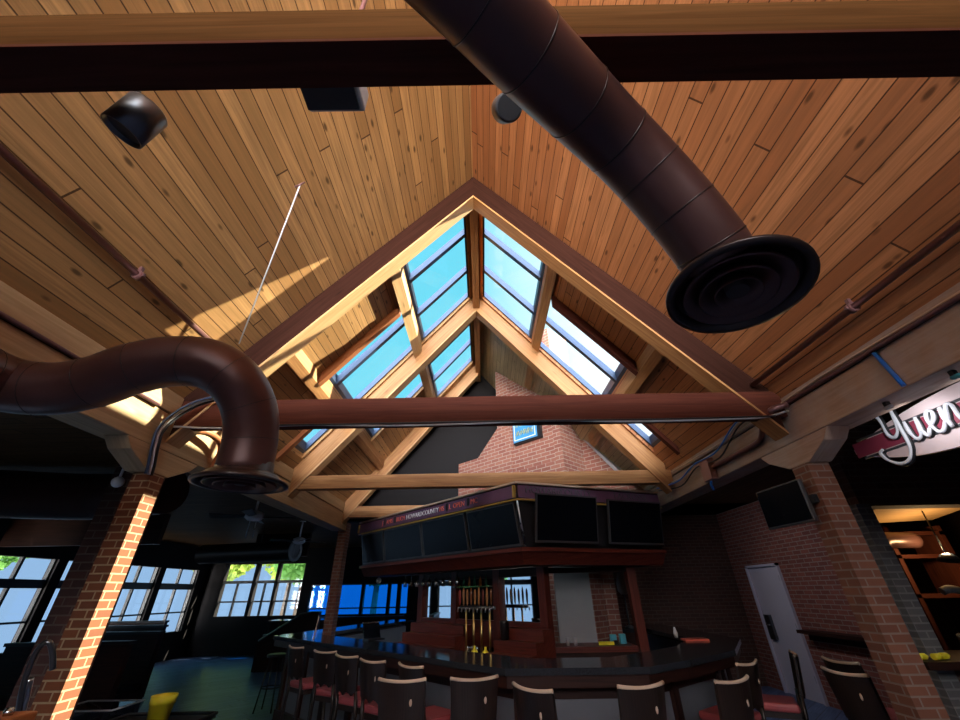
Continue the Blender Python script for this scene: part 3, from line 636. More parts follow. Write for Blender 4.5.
# banners
def text_mesh(s, size, mat, M4, parent, name='lettering', spacing=1.0):
    cu = bpy.data.curves.new('t', 'FONT'); cu.body = s; cu.size = size; cu.extrude = .003; cu.space_character = spacing; cu.resolution_u = 3
    to = bpy.data.objects.new('t', cu); COL.objects.link(to); bpy.context.view_layer.update()
    me = bpy.data.meshes.new_from_object(to); bpy.data.objects.remove(to); me.transform(M4); me.materials.clear(); me.materials.append(M[mat])
    o = bpy.data.objects.new(name, me); COL.objects.link(o); o.parent = parent; return o, max(v.co.length for v in me.vertices)
def face_frame(A, B, z):
    u = (B - A).normalized(); n = V((u.y, -u.x, 0)); return u, n
for i, (A, B, lb) in enumerate(((Lp, Cp, 'purple banner with red and white lettering along the left canopy face'), (Cp, Rp, 'dark banner with dim lettering along the right canopy face'))):
    u, n = face_frame(A, B, 0); Ln = (B - A).length
    e = empty('banner', A + V((0, 0, SB + .105)), lb, 'banner')
    P = []
    mb = MB()
    for z in (-.085, .070):
        for s, w in ((.02, .010), (Ln - .02, .010), (Ln - .02, -.014), (.02, -.014)): P.append(tuple(u * s + n * w + V((0, 0, z))))
    mb.hexa(P).build('board', 'purple', e)
    if i == 0:
        for s in (.02, Ln - .03):
            P = [tuple(u * q + n * w + V((0, 0, z))) for z in (-.085, .070) for q, w in ((s - .02, .03), (s + .02, .03), (s + .02, .005), (s - .02, .005))]
            MB().hexa(P).build('end_strip', 'gold', e)
    def T(s, z): 
        return Matrix.Translation(u * s + n * .013 + V((0, 0, z))) @ Matrix((u, V((0, 0, 1)), n)).transposed().to_4x4()
    if i == 0:
        items = [('J', .92, 'redpaint'), ('AMIS', 1.06, 'redpaint'), ('BUCH', 1.40, 'redpaint'), ('HOWARD', 1.72, 'whitepaint'), ('COUNTY', 2.20, 'whitepaint'), ('HS', 2.66, 'redpaint'), ('L', 2.90, 'redpaint'), ('OPEN', 3.00, 'redpaint'), ('MC', 3.40, 'redpaint')]
        for s, x, mt in items: text_mesh(s, .104, mt, T(x, -.038), e, 'lettering')
        for x in (1.01, 1.36, 2.85, 3.35):
            P = [tuple(u * q + n * w + V((0, 0, z))) for z in (-.05, .055) for q, w in ((x - .025, .016), (x + .025, .016), (x + .025, .008), (x - .025, .008))]
            MB().hexa(P).build('emblem_block', 'black', e)
    else:
        for s, x in (('HOWARD', .12), ('COUNTY', .62), ('LACROSSE', 1.5)): text_mesh(s, .12, 'dimpaint', T(x, -.02), e, 'lettering')
# televisions on the canopy
def tv(A, B, t0, t1, z0, z1, tilt, lb, off=.0):
    u, n = face_frame(A, B, 0); Ln = (B - A).length; wdt = (t1 - t0) * Ln - .03; h = z1 - z0
    c = A + u * ((t0 + t1) / 2 * Ln) + n * off; c.z = (z0 + z1) / 2
    e = empty('television', c, lb, 'television', 'televisions around the bar canopy')
    up_ = (V((0, 0, 1)) * math.cos(tilt) + n * math.sin(tilt)).normalized(); nn = u.cross(up_).normalized()
    if nn.dot(n) < 0: nn = -nn
    def bx(a, b, c_, d, w0, w1): return MB().hexa([tuple(u * q + up_ * z + nn * w) for z in (c_, d) for q, w in ((a, w0), (b, w0), (b, w1), (a, w1))])
    bx(-wdt / 2, wdt / 2, -h / 2, h / 2, -.035, .0).build('housing', 'bezel', e)
    bx(-wdt / 2 + .018, wdt / 2 - .018, -h / 2 + .025, h / 2 - .018, .0005, .004).build('screen', 'screen', e)
tl = math.atan2(.11, .56)
tv(Lp, Cp, .02, .212, 2.168, 2.685, tl, 'leftmost black television on the left canopy face, partly in shadow', -.066)
tv(Lp, Cp, .218, .49, 2.168, 2.685, tl, 'black television on the left canopy face, third from the canopy corner', -.066)
tv(Lp, Cp, .495, .752, 2.168, 2.685, tl, 'black television on the left canopy face, second from the canopy corner', -.066)
tv(Lp, Cp, .758, .985, 2.168, 2.685, tl, 'black television on the left canopy face ending at the canopy corner', -.066)
tv(Cp, Rp, .10, .51, 2.20, 2.78, tl, 'large black television on the right canopy face next to the corner', .02)
tv(Cp, Rp, .575, .975, 2.20, 2.76, tl, 'black television at the right end of the canopy near the brick wall', .02)

# ------------------------------------------------------------------ bar counter
outer = [(-2.35, 12.2), (-3.54, 7.95), (.17, 4.27), (1.41, 4.24), (1.91, 4.58), (2.68, 5.21), (3.35, 6.3), (3.35, 9.0)]
cnt = empty('bar_counter', (0, 5, 0), 'faceted bar counter with dark polished top and gray front panels', 'bar')
O = V((0, 5, 0))
def ring(name, d0, d1, z0, z1, mat, grain=(1, 0, 0), bev=0):
    a = off_poly(outer, d0); b = off_poly(outer, d1); n = len(a)
    mb = MB()
    for i in range(n - 1):
        q = [a[i], a[i + 1], b[i + 1], b[i]]; mb.prism([(p.x - O.x, p.y - O.y) for p in q], z0, z1)
    return mb.build(name, mat, cnt, grain, bev)
ring('countertop', 0, .60, 1.06, 1.11, 'granite')
ring('apron', .03, .10, .97, 1.06, 'bar_dark'); ring('front_rail', .24, .30, .86, .99, 'bar_dark')
ring('front_panel', .26, .34, .0, .97, 'gray_panel')
ring('kick_step', .20, .27, 0, .16, 'bar_dark')
pts = off_poly(outer, .25)
for i in range(len(pts) - 1):
    A, B = pts[i], pts[i + 1]; L = (B - A).length; u = (B - A).normalized(); n = V((-u.y, u.x, 0)); k = max(1, round(L / .75))
    for j in range(k + (i == len(pts) - 2)):
        c = A + u * (L * j / k + (0.0 if j else .02)); MB().obox((c.x, c.y - 5), (u.x, u.y), (n.x, n.y), .05, .03, .16, .97).build('stile', 'bar_dark', cnt, (0, 0, 1))
tp = off_poly(outer, .12)
# small things on the bar
e = empty('laptop', (-1.62, 6.95, 1.11), 'small black tablet stand on the inside of the bar counter', 'tablet', rz=.7)
MB().box((-.13, -.09, 0), (.13, .09, .02)).build('base', 'black', e); MB().hexa([(-.13, .04, .02), (.13, .04, .02), (.13, .06, .02), (-.13, .06, .02), (-.13, .13, .2), (.13, .13, .2), (.13, .15, .2), (-.13, .15, .2)]).build('screen', 'screen', e)
MB().hexa([(-.13, .125, .2), (.13, .125, .2), (.13, .152, .2), (-.13, .152, .2), (-.13, .127, .215), (.13, .127, .215), (.13, .154, .215), (-.13, .154, .215)]).build('edge', 'chrome', e)
tag(MB().lathe([(.012, 0), (.009, .02), (.009, .28), (.006, .30)], (-2.62, 7.28, 1.11), (.1, 0, 1), 10).build('straw_holder', 'ply'), 'thin upright pale stick on the left end of the bar', 'stick')

# ------------------------------------------------------------------ back bar, diagonal wall along X+Y = 6.7
bb_o = V((-.15, 6.85, 0)); bbm = empty('back_bar', bb_o, 'mahogany back bar frame with posts and mirrors behind the counter', 'back bar')
def BB(mb, a, b, z0, z1, w0, w1):
    return mb.hexa([tuple(U * q + W * w + V((0, 0, z))) for z in (z0, z1) for q, w in ((a, w0), (b, w0), (b, w1), (a, w1))])
h = 1.36
for a in (-h, -.50, .42, h - .12): BB(MB(), a, a + .12, 0, 1.965, -.03, .08).build('post', 'bar_red', bbm, (0, 0, 1))
BB(MB(), -h, h, 1.86, 1.965, -.02, .07).build('header', 'bar_dark', bbm, (1, 0, 0))
BB(MB(), -h, h, .0, 1.28, 0, .06).build('lower_panel', 'bar_red', bbm, (1, 0, 0))
BB(MB(), -h, h, 1.28, 1.34, -.02, .07).build('rail', 'bar_red', bbm, (1, 0, 0))
BB(MB(), -h, h, .86, .92, -.66, 0).build('back_counter', 'bar_dark', bbm, (1, 0, 0))
BB(MB(), -h, h, 0, .86, -.60, 0).build('cabinet', 'bar_dark', bbm, (1, 0, 0))
BB(MB(), -.38, .42, 1.34, 1.92, .05, .08).build('dark_back', 'dark_wall', bbm)
for a, b in ((-h + .12, -.50), (.54, h - .12)):
    BB(MB(), a, b, 1.34, 1.92, .035, .045).build('mirror', 'mirror', bbm)
# stepped risers
for a, b, lb in ((-1.25, .0, 'red mahogany stepped bottle riser at the left of the back bar'), (.74, 1.42, 'red mahogany stepped bottle riser at the right of the back bar')):
    e = empty('bottle_riser', bb_o + V((0, 0, .921)), lb, 'riser')
    for k in range(3):
        BB(MB(), a, b, 0, .12 + k * .12, -.52 + k * .15, -.37 + k * .15 if k < 2 else -.035).build('step', 'bar_red', e, (1, -1, 0))
# tap tower
tt = empty('tap_tower', bb_o + U * .37 + W * -.30 + V((0, 0, .921)), 'brass beer tap tower with a row of tall handles', 'tap tower')
for k in (-.22, -.07, .08, .24): MB().tube([U * k, U * k + V((0, 0, .56))], .014, 10).build('column', 'brass', tt)
MB().tube([U * -.33 + V((0, 0, .58)), U * .34 + V((0, 0, .58))], .022, 12).build('manifold', 'steel_dk', tt)
for k in range(9):
    c = U * (-.31 + k * .078) + V((0, 0, .58))
    MB().tube([c - W * .02, c - W * .07, c - W * .08 + V((0, 0, -.05))], .009, 8).build('faucet', 'chrome', tt)
    MB().lathe([(.006, 0), (.012, .03), (.018, .10 + .015 * (k % 3)), (.015, .17), (.007, .2 + .02 * (k % 2))], c - W * .04 + V((0, 0, .02)), V((0, 0, 1)), 10).build('tap_handle', ['tap_r', 'tap_a', 'tap_a', 'bottle_a', 'tap_a', 'tap_a', 'bar_red', 'tap_a', 'bottle_a'][k], tt)
# bottles on the glass shelf above taps
tag(BB(MB(), -.375, .415, 1.75, 1.765, -.10, .045).build('glass_shelf', 'glassware', None), 'glass shelf with bottles above the beer taps', 'shelf').location = bb_o
for k in range(6):
    c = bb_o + U * (-.30 + k * .12) + W * -.045 + V((0, 0, 1.766))
    o = MB().lathe([(.022, 0), (.022, .07), (.009, .1), (.009, .13)], (0, 0, 0), (0, 0, 1), 10).build('bottle', 'bottle_g' if k % 2 else 'bottle_a', None, loc=c)
    tag(o, 'small dark bottle standing on the glass shelf above the beer taps', 'bottle', 'bottles on the glass shelf')
for k in range(7):
    c = bb_o + U * (.06 + k * .09) + W * -.18 + V((0, 0, .921))
    o = MB().lathe([(.02, 0), (.03, .01), (.036, .13), (.033, .13), (.027, .015)], (0, 0, 0), (0, 0, 1), 12).build('pint_glass', 'glassware', None, loc=c)
    tag(o, 'clear pint glass standing behind the beer tap columns', 'glass', 'glasses behind the taps')
for k, (x, lb) in enumerate(((.46, 'yellow plastic bottle at the right of the beer taps'), (.66, 'yellow plastic jug by the right mahogany riser'))):
    o = MB().lathe([(.045, 0), (.045, .11), (.015, .14), (.015, .17)], (0, 0, 0), (0, 0, 1), 12).build('plastic_bottle', 'yellow', None, loc=bb_o + U * x + W * -.44 + V((0, 0, .921)))
    tag(o, lb, 'bottle')
e = empty('black_bin', bb_o + U * .86 + W * -.29 + V((0, 0, 1.162)), 'black round bin standing on the right mahogany riser', 'bin')
MB().lathe([(.05, 0), (.06, .18), (.064, .2), (.058, .2), (.05, .02)], (0, 0, 0), (0, 0, 1), 16).build('bin_body', 'black', e)
# under-bar sink between counter and back bar
e = empty('underbar_sink', (-.42, 5.94, 0), 'dark steel under-bar sink and speed rail in front of the taps', 'sink')
BB(MB(), -1.1, .70, .82, .88, -.09, .09).build('drainboard', 'steel_dk', e); BB(MB(), -1.1, .70, .55, .66, -.11, -.09).build('speed_rail', 'steel_dk', e)
BB(MB(), -1.1, .70, .0, .82, -.08, .09).build('cabinet', 'black', e); BB(MB(), -1.1, .70, .88, .98, .06, .09).build('splash_guard', 'steel_dk', e)
# hanging stem glasses at the left end of the canopy
Aq, Bq = off_poly(line, .45)[0], off_poly(line, .45)[1]
for k in range(9):
    p = Aq.lerp(Bq, .28 + k * .045); p.z = 1.965
    o = MB().lathe([(.034, 0), (.006, -.008), (.005, -.075), (.022, -.095), (.036, -.14), (.032, -.185), (.030, -.185), (.033, -.14), (.018, -.1)], (0, 0, 0), (0, 0, 1), 12).build('stem_glass', 'glassware', None, loc=p)
    tag(o, 'stem glass hanging upside down under the left end of the canopy', 'glass', 'stem glasses hanging under the canopy')
tag(MB().ball((-1.98, 8.42, 1.90), .05).build('globe_lamp', 'white'), 'small white globe lamp at the left end of the canopy', 'lamp')

# right inner bar: posts, gray fridge panel, counter with oddments
def post(x, y, lb, m='bar_red'): return tag(MB().box((x - .06, y - .06, 0), (x + .06, y + .06, 1.965)).build('bar_post', m, None, (0, 0, 1)), lb, 'post', None)
post(2.08, 6.35, 'mahogany post at the right end of the back bar')
e = empty('side_back_bar', (1.45, 6.30, 0), 'low dark mahogany counter section right of the mirrors', 'counter')
MB().box((-.55, -.05, 0), (.50, .35, 1.0)).build('cabinet', 'bar_dark', e, (1, 0, 0)); MB().box((-.58, -.10, 1.0), (.52, .38, 1.06)).build('worktop', 'bar_red', e, (1, 0, 0))
MB().box((-.55, -.02, 1.9), (.55, .12, 1.965)).build('header', 'bar_dark', e, (1, 0, 0))
tag(MB().box((1.06, 6.74, 0), (1.60, 6.80, 2.3)).build('partition_panel', 'gray_wall'), 'pale gray partition panel seen between the bar posts', 'panel')
for x, y, mt, lb in ((1.72, 6.42, 'teal', 'teal box beside the yellow tool on the low bar counter'), (1.86, 6.47, 'teal', 'second teal box nearest the brick on the low bar counter')):
    tag(MB().box((x - .04, y - .03, 1.061), (x + .04, y + .03, 1.17)).build('small_box', mt, bevel=.005), lb, 'box')
e = empty('utility_tool', (1.64, 6.34, 1.061), 'yellow and black tool lying in front of the teal boxes', 'tool')
MB().box((-.14, -.02, 0), (.06, .02, .04)).build('handle', 'yellow', e, bevel=.006); MB().box((.06, -.025, 0), (.12, .025, .05)).build('head', 'black', e, bevel=.005)
for x, lb in ((1.10, 'pale cup at the left of the low counter'), (1.20, 'pale cup beside another, on the low counter')):
    tag(MB().lathe([(.022, 0), (.03, .09), (.027, .09), (.02, .01)], (x, 6.36, 1.061), (0, 0, 1), 12).build('cup', 'wire_w'), lb, 'cup')
e = empty('fabric_lamp', (2.54, 8.28, 1.11), 'pale pear-shaped lamp in the dark corner right of the bar', 'lamp')
MB().lathe([(.05, .50), (.10, .56), (.105, .68), (.06, .85), (.05, .86)], (0, 0, 0), (0, 0, 1), 18).build('lamp_shade', 'gray_wall', e)
MB().tube([(0, 0, 0), (0, 0, .52)], .014, 8).build('lamp_stem', 'steel_dk', e); MB().lathe([(.08, 0), (.08, .02), (.02, .04)], (0, 0, 0), (0, 0, 1), 16).build('lamp_base', 'steel_dk', e)
e = empty('side_cabinet', (2.30, 8.3, 0), 'dark cabinet under the pale lamp behind the bar', 'cabinet')
MB().box((-.22, -.25, 0), (.35, .3, 1.06)).build('body', 'bar_dark', e, (1, 0, 0)); MB().box((-.25, -.28, 1.06), (.38, .33, 1.11)).build('top', 'granite', e)
tag(MB().lathe([(.03, 0), (.035, .1), (.012, .15), (.012, .2)], (2.30, 8.12, 1.11), (0, 0, 1), 12).build('glass_bottle', 'glassware'), 'clear glass bottle left of the pale lamp', 'bottle')
tag(MB().lathe([(.02, 0), (.028, .05), (.01, .12)], (2.62, 6.55, 1.11), (0, 0, 1), 12).build('salt_shaker', 'white'), 'small white shaker on the right arm of the counter', 'shaker')
tag(MB().box((2.55, 6.1, 1.11), (2.85, 6.26, 1.13)).build('menu', 'redpaint'), 'flat red menu lying on the right arm of the counter', 'menu')

# ------------------------------------------------------------------ bar stools
def make_stool(name='bar_stool'):
    e = empty(name, (0, 0, 0), 'x', 'bar stool', 'wooden bar stools around the counter')
    MB().prism([(-.19, -.17), (.19, -.17), (.205, .0), (.19, .19), (-.19, .19), (-.205, .0)], .70, .765).build('seat', 'vinyl', e, bevel=.022)
    MB().box((-.175, -.16, .655), (.175, .17, .70)).build('seat_frame', 'espresso', e, (1, 0, 0))
    # back: curved board leaning back, wavy bottom
    n = 12; F0, F1, T0, T1 = [], [], [], []
    def bp(t, z, off): 
        x = t * .165 * (1.0 + .12 * (z - .78) / .35); y = -.185 - (z - .72) * .16 - .035 * (t * t) * -1.0 - .035 + off
        return V((x, y, z))
    mb = MB(); zs = [.80, .88, .96, 1.04, 1.105]; vs = []; fs = []
    for off in (0.0, -.022):
        for iz, z in enumerate(zs):
            for i in range(n + 1):
                t = -1 + 2 * i / n; zz = z + (.03 * abs(math.sin(t * PI * 1.5)) if iz == 0 else 0) + (.014 * t * t if iz == 4 else 0)
                vs.append(bp(t, zz, off))
    k = n + 1; half = k * len(zs)
    for iz in range(len(zs) - 1):
        for i in range(n):
            a = iz * k + i; fs.append((a, a + 1, a + k + 1, a + k)); b = half + a; fs.append((b, b + k, b + k + 1, b + 1))
    for i in range(n): fs.append((i, half + i, half + i + 1, i + 1))
    for iz in range(len(zs) - 1):
        a = iz * k; fs.append((a, a + k, half + a + k, half + a)); a += n; fs.append((a, half + a, half + a + k, a + k))
    mb.add(vs, fs, False); bk = mb.build('backrest', 'espresso', e, (0, 0, 1))
    top = [bp(-1 + 2 * i / n, 1.105 + .014 * (-1 + 2 * i / n) ** 2 + .006, -.011) for i in range(n + 1)]
    tag(MB().tube(top, .0125, 8).build('top_edge', 'ply', bk), 'plywood edge with sky reflection painted pale')  # plywood edge paled for the sky reflected on it
    q = bp(.45, .99, -.024); tag(MB().ball(q, .022, 10, 6, (.5, .15, 1)).build('hand_slot', 'ply', bk), 'pale slot')
    for sx in (-1, 1):
        MB().tube([(sx * .15, -.21, .83), (sx * .155, -.19, .66), (sx * .18, -.20, 0)], [.016, .019, .015], 8).build('leg', 'espresso', e)
        MB().tube([(sx * .155, .15, .67), (sx * .18, .18, 0)], [.02, .015], 8).build('leg', 'espresso', e)
        MB().tube([(sx * .165, -.2, .3), (sx * .165, .17, .3)], .011, 8).build('side_stretcher', 'espresso', e)
    MB().tube([(-.165, .165, .24), (.165, .165, .24)], .013, 8).build('foot_rail', 'espresso', e)
    MB().tube([(-.165, -.195, .36), (.165, -.195, .36)], .011, 8).build('rear_stretcher', 'espresso', e)
    return e
st0 = make_stool()
# (back centre x, y, facing angle from +Y towards +X in degrees, label)
stools = [(-2.38, 6.11, 41, 'bar stool at the far left end of the row, by the pale stick'),
    (-1.84, 5.61, 30, 'second bar stool from the left end of the bar'),
    (-1.46, 5.18, 36, 'third bar stool from the left end of the bar'),
    (-1.09, 4.80, 36, 'fourth bar stool from the left end, seat turned to the light'),
    (-.66, 4.46, 45, 'bar stool pushed in behind the wide-backed stool at bar left'),
    (-.63, 3.80, 6, 'large near bar stool, first of the front row'),
    (-.09, 3.82, -11, 'bar stool below the counter corner under the black sink, back tilted left'),
    (.33, 3.42, 50, 'bar stool in the middle of the front, turned to the right'),
    (1.05, 3.45, -18, 'bar stool at the front right of center, before the gray panel'),
    (1.74, 3.58, -28, 'nearer of two overlapping bar stools left of the gray door'),
    (2.26, 4.30, -36, 'farther of two overlapping bar stools left of the gray door'),
    (2.98, 4.78, -62, 'bar stool turned sideways directly in front of the gray door'),
    (2.74, 3.78, 80, 'bar stool right of the door with light glinting on its back'),
    (3.12, 4.30, 85, 'bar stool against the brick wall, behind the glinting stool')]
for i, (x, y, a, lb) in enumerate(stools):
    o = st0 if i == 0 else copy_tree(st0); th = math.radians(a); fx, fy = math.sin(th), math.cos(th)
    o.location = (x + fx * .24, y + fy * .24, 0); o.rotation_euler = (0, 0, -th); o['label'] = lb

# ------------------------------------------------------------------ right side things
e = empty('wall_television', (2.58, 3.52, 2.28), 'small black television bracketed to the right brick column', 'television')
MB().box((-.02, -.26, -.16), (.015, .26, .16)).build('housing', 'bezel', e, bevel=.004); MB().box((-.024, -.248, -.143), (-.02, .248, .148)).build('screen', 'screen', e)
MB().box((.015, -.3, -.03), (.065, -.16, .03)).build('bracket', 'black', e)
e.rotation_euler = (0, 0, .06)
# rail ledge on the brick wall and drink rail
e = empty('drink_rail', (5.6, 7.6, 0), 'dark wooden drink rail along the brick wall right of the door', 'shelf')
MB().box((-.24, -1.2, 1.0), (-.005, .6, 1.05)).build('board', 'bar_dark', e, (0, 1, 0)); MB().box((-.06, -1.2, .9), (-.005, .6, 1.0)).build('cleat', 'bar_dark', e, (0, 1, 0))
# oval beer sign
ys = empty('oval_beer_sign', (3.05, 3.15, 2.615), 'long oval cream sign with crimson band and white script lettering under the right beam', 'sign')
# local frame: s runs toward the camera (-Y), z up, outward normal -X
L_ = 1.75
def oval(k, zoff=0.0, inset=0.0):
    out = []
    n = 24
    for i in range(n + 1):
        s = L_ * i / n; t = 1 - abs(2 * s / L_ - 1) ** 2.6; out.append((s, t))
    return out
pts = oval(0)
poly = [V((0, -s, .018 + .155 * max(t, .0) * (.7 + .3 * min(1, s / .9)))) for s, t in pts] + [V((0, -s, -.018 - .165 * max(t, 0) * (1.0 + .0 * min(1, s / .9)))) for s, t in reversed(pts)]
MB().ext(poly, (.035, 0, 0)).build('plaque', 'cream', ys)
def sband(z0, z1, s0, s1, mat, nm, w): 
    p = [V((-w, -s0, z0)), V((-w, -s1, z0)), V((-w, -s1, z1)), V((-w, -s0, z1))]
    MB().ext(p, (w, 0, 0)).build(nm, mat, ys)
sband(-.05, .06, .01, L_ - .01, 'crimson', 'band', .004)
for z in (.075, -.065): sband(z - .008, z + .008, .06, L_ - .06, 'bezel', 'pinstripe', .004)
# script letters as strokes in an em box (x advance, y 0..1 x-height)
def bz(pts): return smooth_path([V((x, y, 0)) for x, y in pts], 6)
SCR = [  # Y u e n g l i n g
    ([(-.1, 1.75), (.15, 1.9), (.3, 1.5), (.3, .7), (.55, .45), (.85, .75), (1.0, 1.3), (1.05, 2.0)], 1), ([(1.05, 2.0), (1.02, .8), (.95, -.2), (.6, -.75), (.1, -.8), (-.35, -.45), (-.5, -.05), (-.3, .1)], 1),
    ([(1.3, 1.0), (1.3, .35), (1.45, .02), (1.7, .2), (1.85, 1.0)], 1), ([(1.85, 1.0), (1.82, .3), (1.95, .0), (2.15, .3)], 1),
    ([(2.15, .3), (2.5, .6), (2.6, .95), (2.4, 1.02), (2.25, .6), (2.35, .08), (2.6, .0), (2.85, .35)], 1),
    ([(2.85, .35), (2.95, .98), (2.98, .0)], 1), ([(2.98, .3), (3.2, .95), (3.4, .9), (3.42, .25), (3.55, .0), (3.75, .3)], 1),
    ([(4.35, .9), (4.0, 1.0), (3.8, .5), (4.0, .05), (4.3, .4)], 1), ([(4.4, 1.0), (4.35, -.3), (4.1, -.8), (3.8, -.5)], 1),
    ([(4.4, .2), (4.75, 1.2), (4.85, 1.8), (4.7, 1.85), (4.68, .2), (4.85, .0), (5.0, .3)], 1),
    ([(5.1, 1.0), (5.1, .2), (5.25, .0), (5.4, .3)], 1), ([(5.13, 1.3), (5.15, 1.38)], 1),
    ([(5.5, .98), (5.5, .0)], 1), ([(5.5, .3), (5.75, .95), (5.92, .9), (5.95, .2), (6.1, .0), (6.25, .3)], 1),
    ([(6.85, .9), (6.5, 1.0), (6.3, .5), (6.5, .05), (6.8, .4)], 1), ([(6.9, 1.0), (6.85, -.3), (6.6, -.8), (6.3, -.5)], 1)]
def strokes(nm, mat, r, dx, dz, x0):
    mb = MB(); k = .175
    for st, _ in SCR:
        P = [V((-x0, -(.29 + (p.x + dx) * k * .88), -.066 + p.y * k * .80 + dz)) for p in bz(st)]
        n = len(P); mb.tube(P, [r * (.75 + .4 * abs(math.sin(3.0 * i / n * PI))) for i in range(n)], 8)
    mb.build(nm, mat, ys)
strokes('script_shadow', 'black', .013, .05, -.006, .003)
strokes('script_lettering', 'whitepaint', .0115, 0, 0, .016)
MB().tube([(0.02, -.3, .15), (.02, -.3, .54)], .006, 6).build('hanger', 'black', ys); MB().tube([(0.02, -1.4, .18), (.02, -1.4, .54)], .006, 6).build('hanger', 'black', ys)
# serving hatch content
e = empty('hatch_ledge', (5.3, 4.1, 1.12), 'dark wooden ledge of the serving hatch at right', 'ledge')
MB().box((-1.92, -.32, 0), (1.68, -.125, .05)).box((-1.53, -.125, 0), (1.68, .3, .05)).build('board', 'bar_dark', e, (1, 0, 0))
for x, lb, rz in ((3.45, 'yellow spray bottle lying at the left end of the hatch ledge', .3), (3.55, 'second yellow bottle lying on the hatch ledge', -.2), (3.64, 'small yellow bottle farthest right on the hatch ledge', .9)):
    o = MB().lathe([(.022, -.04), (.022, .02), (.009, .034), (.009, .045)], (0, 0, .023), (1, .2, 0), 12).build('spray_bottle', 'yellow', None, loc=(x, 3.86 + .03 * rz, 1.171)); tag(o, lb, 'bottle', None)
e = empty('service_duct', (4.80, 5.05, 0), 'brown spiral duct with elbow inside the serving hatch', 'duct')
MB().tube(smooth_path([(.25, .0, 2.13), (.0, -.04, 2.13), (-.18, -.06, 2.12), (-.26, -.08, 2.03), (-.26, -.08, 1.9), (-.26, -.08, 1.5), (-.26, -.08, .9)], 5), .085, 18).build('duct_pipe', 'duct', e)
mb = MB()
for z in (1.95, 1.8, 1.6): mb.tube([(-.26, -.08, z - .01), (-.26, -.08, z + .01)], .095, 18)
mb.build('collar', 'duct', e)
cable('gray_pipe', [(4.62, 4.62, 1.62), (4.70, 4.6, 1.64), (4.80, 4.58, 1.60), (4.86, 4.57, 1.45), (4.86, 4.57, 1.2), (4.86, 4.57, 1.0)], .035, 'wire_w', 'bent gray pipe behind the hatch ledge', 'pipe')
SH = 'stain'
e = empty('equipment_shelf', (5.35, 5.4, 0), 'brown shelf unit with equipment inside the serving hatch', 'shelf')
for z in (1.55, 1.95, 2.2): MB().box((-.45, -.2, z), (.25, .2, z + .04)).build('shelf_board', SH, e, (1, 0, 0))
for x in (-.45, .2): MB().box((x, -.2, 0), (x + .05, .2, 2.3)).build('upright', SH, e, (0, 0, 1))
tag(MB().hexa([(4.35, 4.5, 2.42), (5.5, 4.5, 2.46), (5.5, 5.15, 2.36), (4.35, 5.15, 2.32), (4.35, 4.5, 2.45), (5.5, 4.5, 2.49), (5.5, 5.15, 2.39), (4.35, 5.15, 2.35)]).build('hood_panel', 'fir_pale', None, (1, 0, 0)), 'pale wood panel lit warm yellow inside the top of the serving hatch', 'panel')
e = empty('blue_lamp', (4.98, 4.72, 1.90), 'dark blue hooded lamp hanging inside the serving hatch', 'lamp')
MB().lathe([(.02, .07), (.06, .05), (.10, .0), (.095, -.01), (.05, .03)], (0, 0, 0), (.2, 0, 1), 20).build('hood', 'navy', e); MB().tube([(0, 0, .06), (0, 0, .50)], .008, 6).build('cord', 'black', e)
e = empty('mixer', (5.15, 5.0, 1.17), 'gray kitchen machine standing past the hatch ledge', 'appliance')
MB().box((-.14, -.12, -.25), (.16, .12, .06)).build('body', 'gray_wall', e, bevel=.02); MB().lathe([(.05, 0), (.06, .14), (.03, .2)], (0, 0, .06), (0, 0, 1), 16).build('head', 'chrome', e); MB().box((-.2, -.2, -1.17), (.22, .2, -.25)).build('stand', 'steel_dk', e)
tag(MB().box((3.765, 4.31, 1.45), (3.80, 4.36, 1.74)).build('glass_strip', 'blue_lt'), 'light blue glowing glass strip beside the gray brick column', 'panel')
tag(MB().box((4.35, 3.70, 0), (6.2, 4.05, .86)).build('low_cabinet', 'bar_dark', None, (1, 0, 0)), 'low dark cabinet under the serving hatch', 'cabinet')
for i, (x, y, r) in enumerate(((4.52, 3.86, .2), (4.62, 3.82, -.1))):
    c = V((x, y, .862 + i * .004)); o = MB().box((-.1, -.08, 0), (.1, .08, .003)).build('paper_sheet', 'white', None, loc=c); o.rotation_euler = (0, 0, r)
    tag(o, ['white paper sheet on the low cabinet under the hatch', 'upper loose white sheet on the low cabinet under the hatch'][i], 'paper')

# ------------------------------------------------------------------ left aisle things
def fan(x, y, lb, rz):
    e = empty('ceiling_fan', (x, y, 2.72), lb, 'ceiling fan', 'white ceiling fans in the left aisle', rz)
    MB().tube([(0, 0, .12), (0, 0, .48)], .018, 10).build('down_rod', 'white', e); MB().lathe([(.03, .47), (.07, .475), (.07, .48)], (0, 0, 0), (0, 0, 1), 16).build('canopy_cup', 'white', e)
    MB().lathe([(.05, .13), (.13, .10), (.14, .03), (.09, -.01), (.02, -.02)], (0, 0, 0), (0, 0, 1), 20).build('motor', 'white', e)
    for k in range(4):
        a = k * PI / 2 + .3; c, s_ = math.cos(a), math.sin(a)
        P = [(c * r - s_ * w, s_ * r + c * w, z + w * .25) for z in (.04, .05) for r, w in ((.12, -.05), (.62, -.065), (.62, .065), (.12, .05))]
        MB().hexa(P).build('blade', 'bezel', e)
    for k in (-1, 1): MB().tube([(k * .05, 0, -.01), (k * .055, 0, -.26)], .006, 6).build('pull_chain', 'chrome', e)
fan(-3.62, 6.55, 'white ceiling fan nearest the left beam, with long pull chains', 0); fan(-4.28, 9.9, 'farther white ceiling fan, beside the round vent', .4)
e = empty('round_vent_duct', (-4.55, 10.4, 2.62), 'dark horizontal duct with an open round end in the left aisle', 'duct')
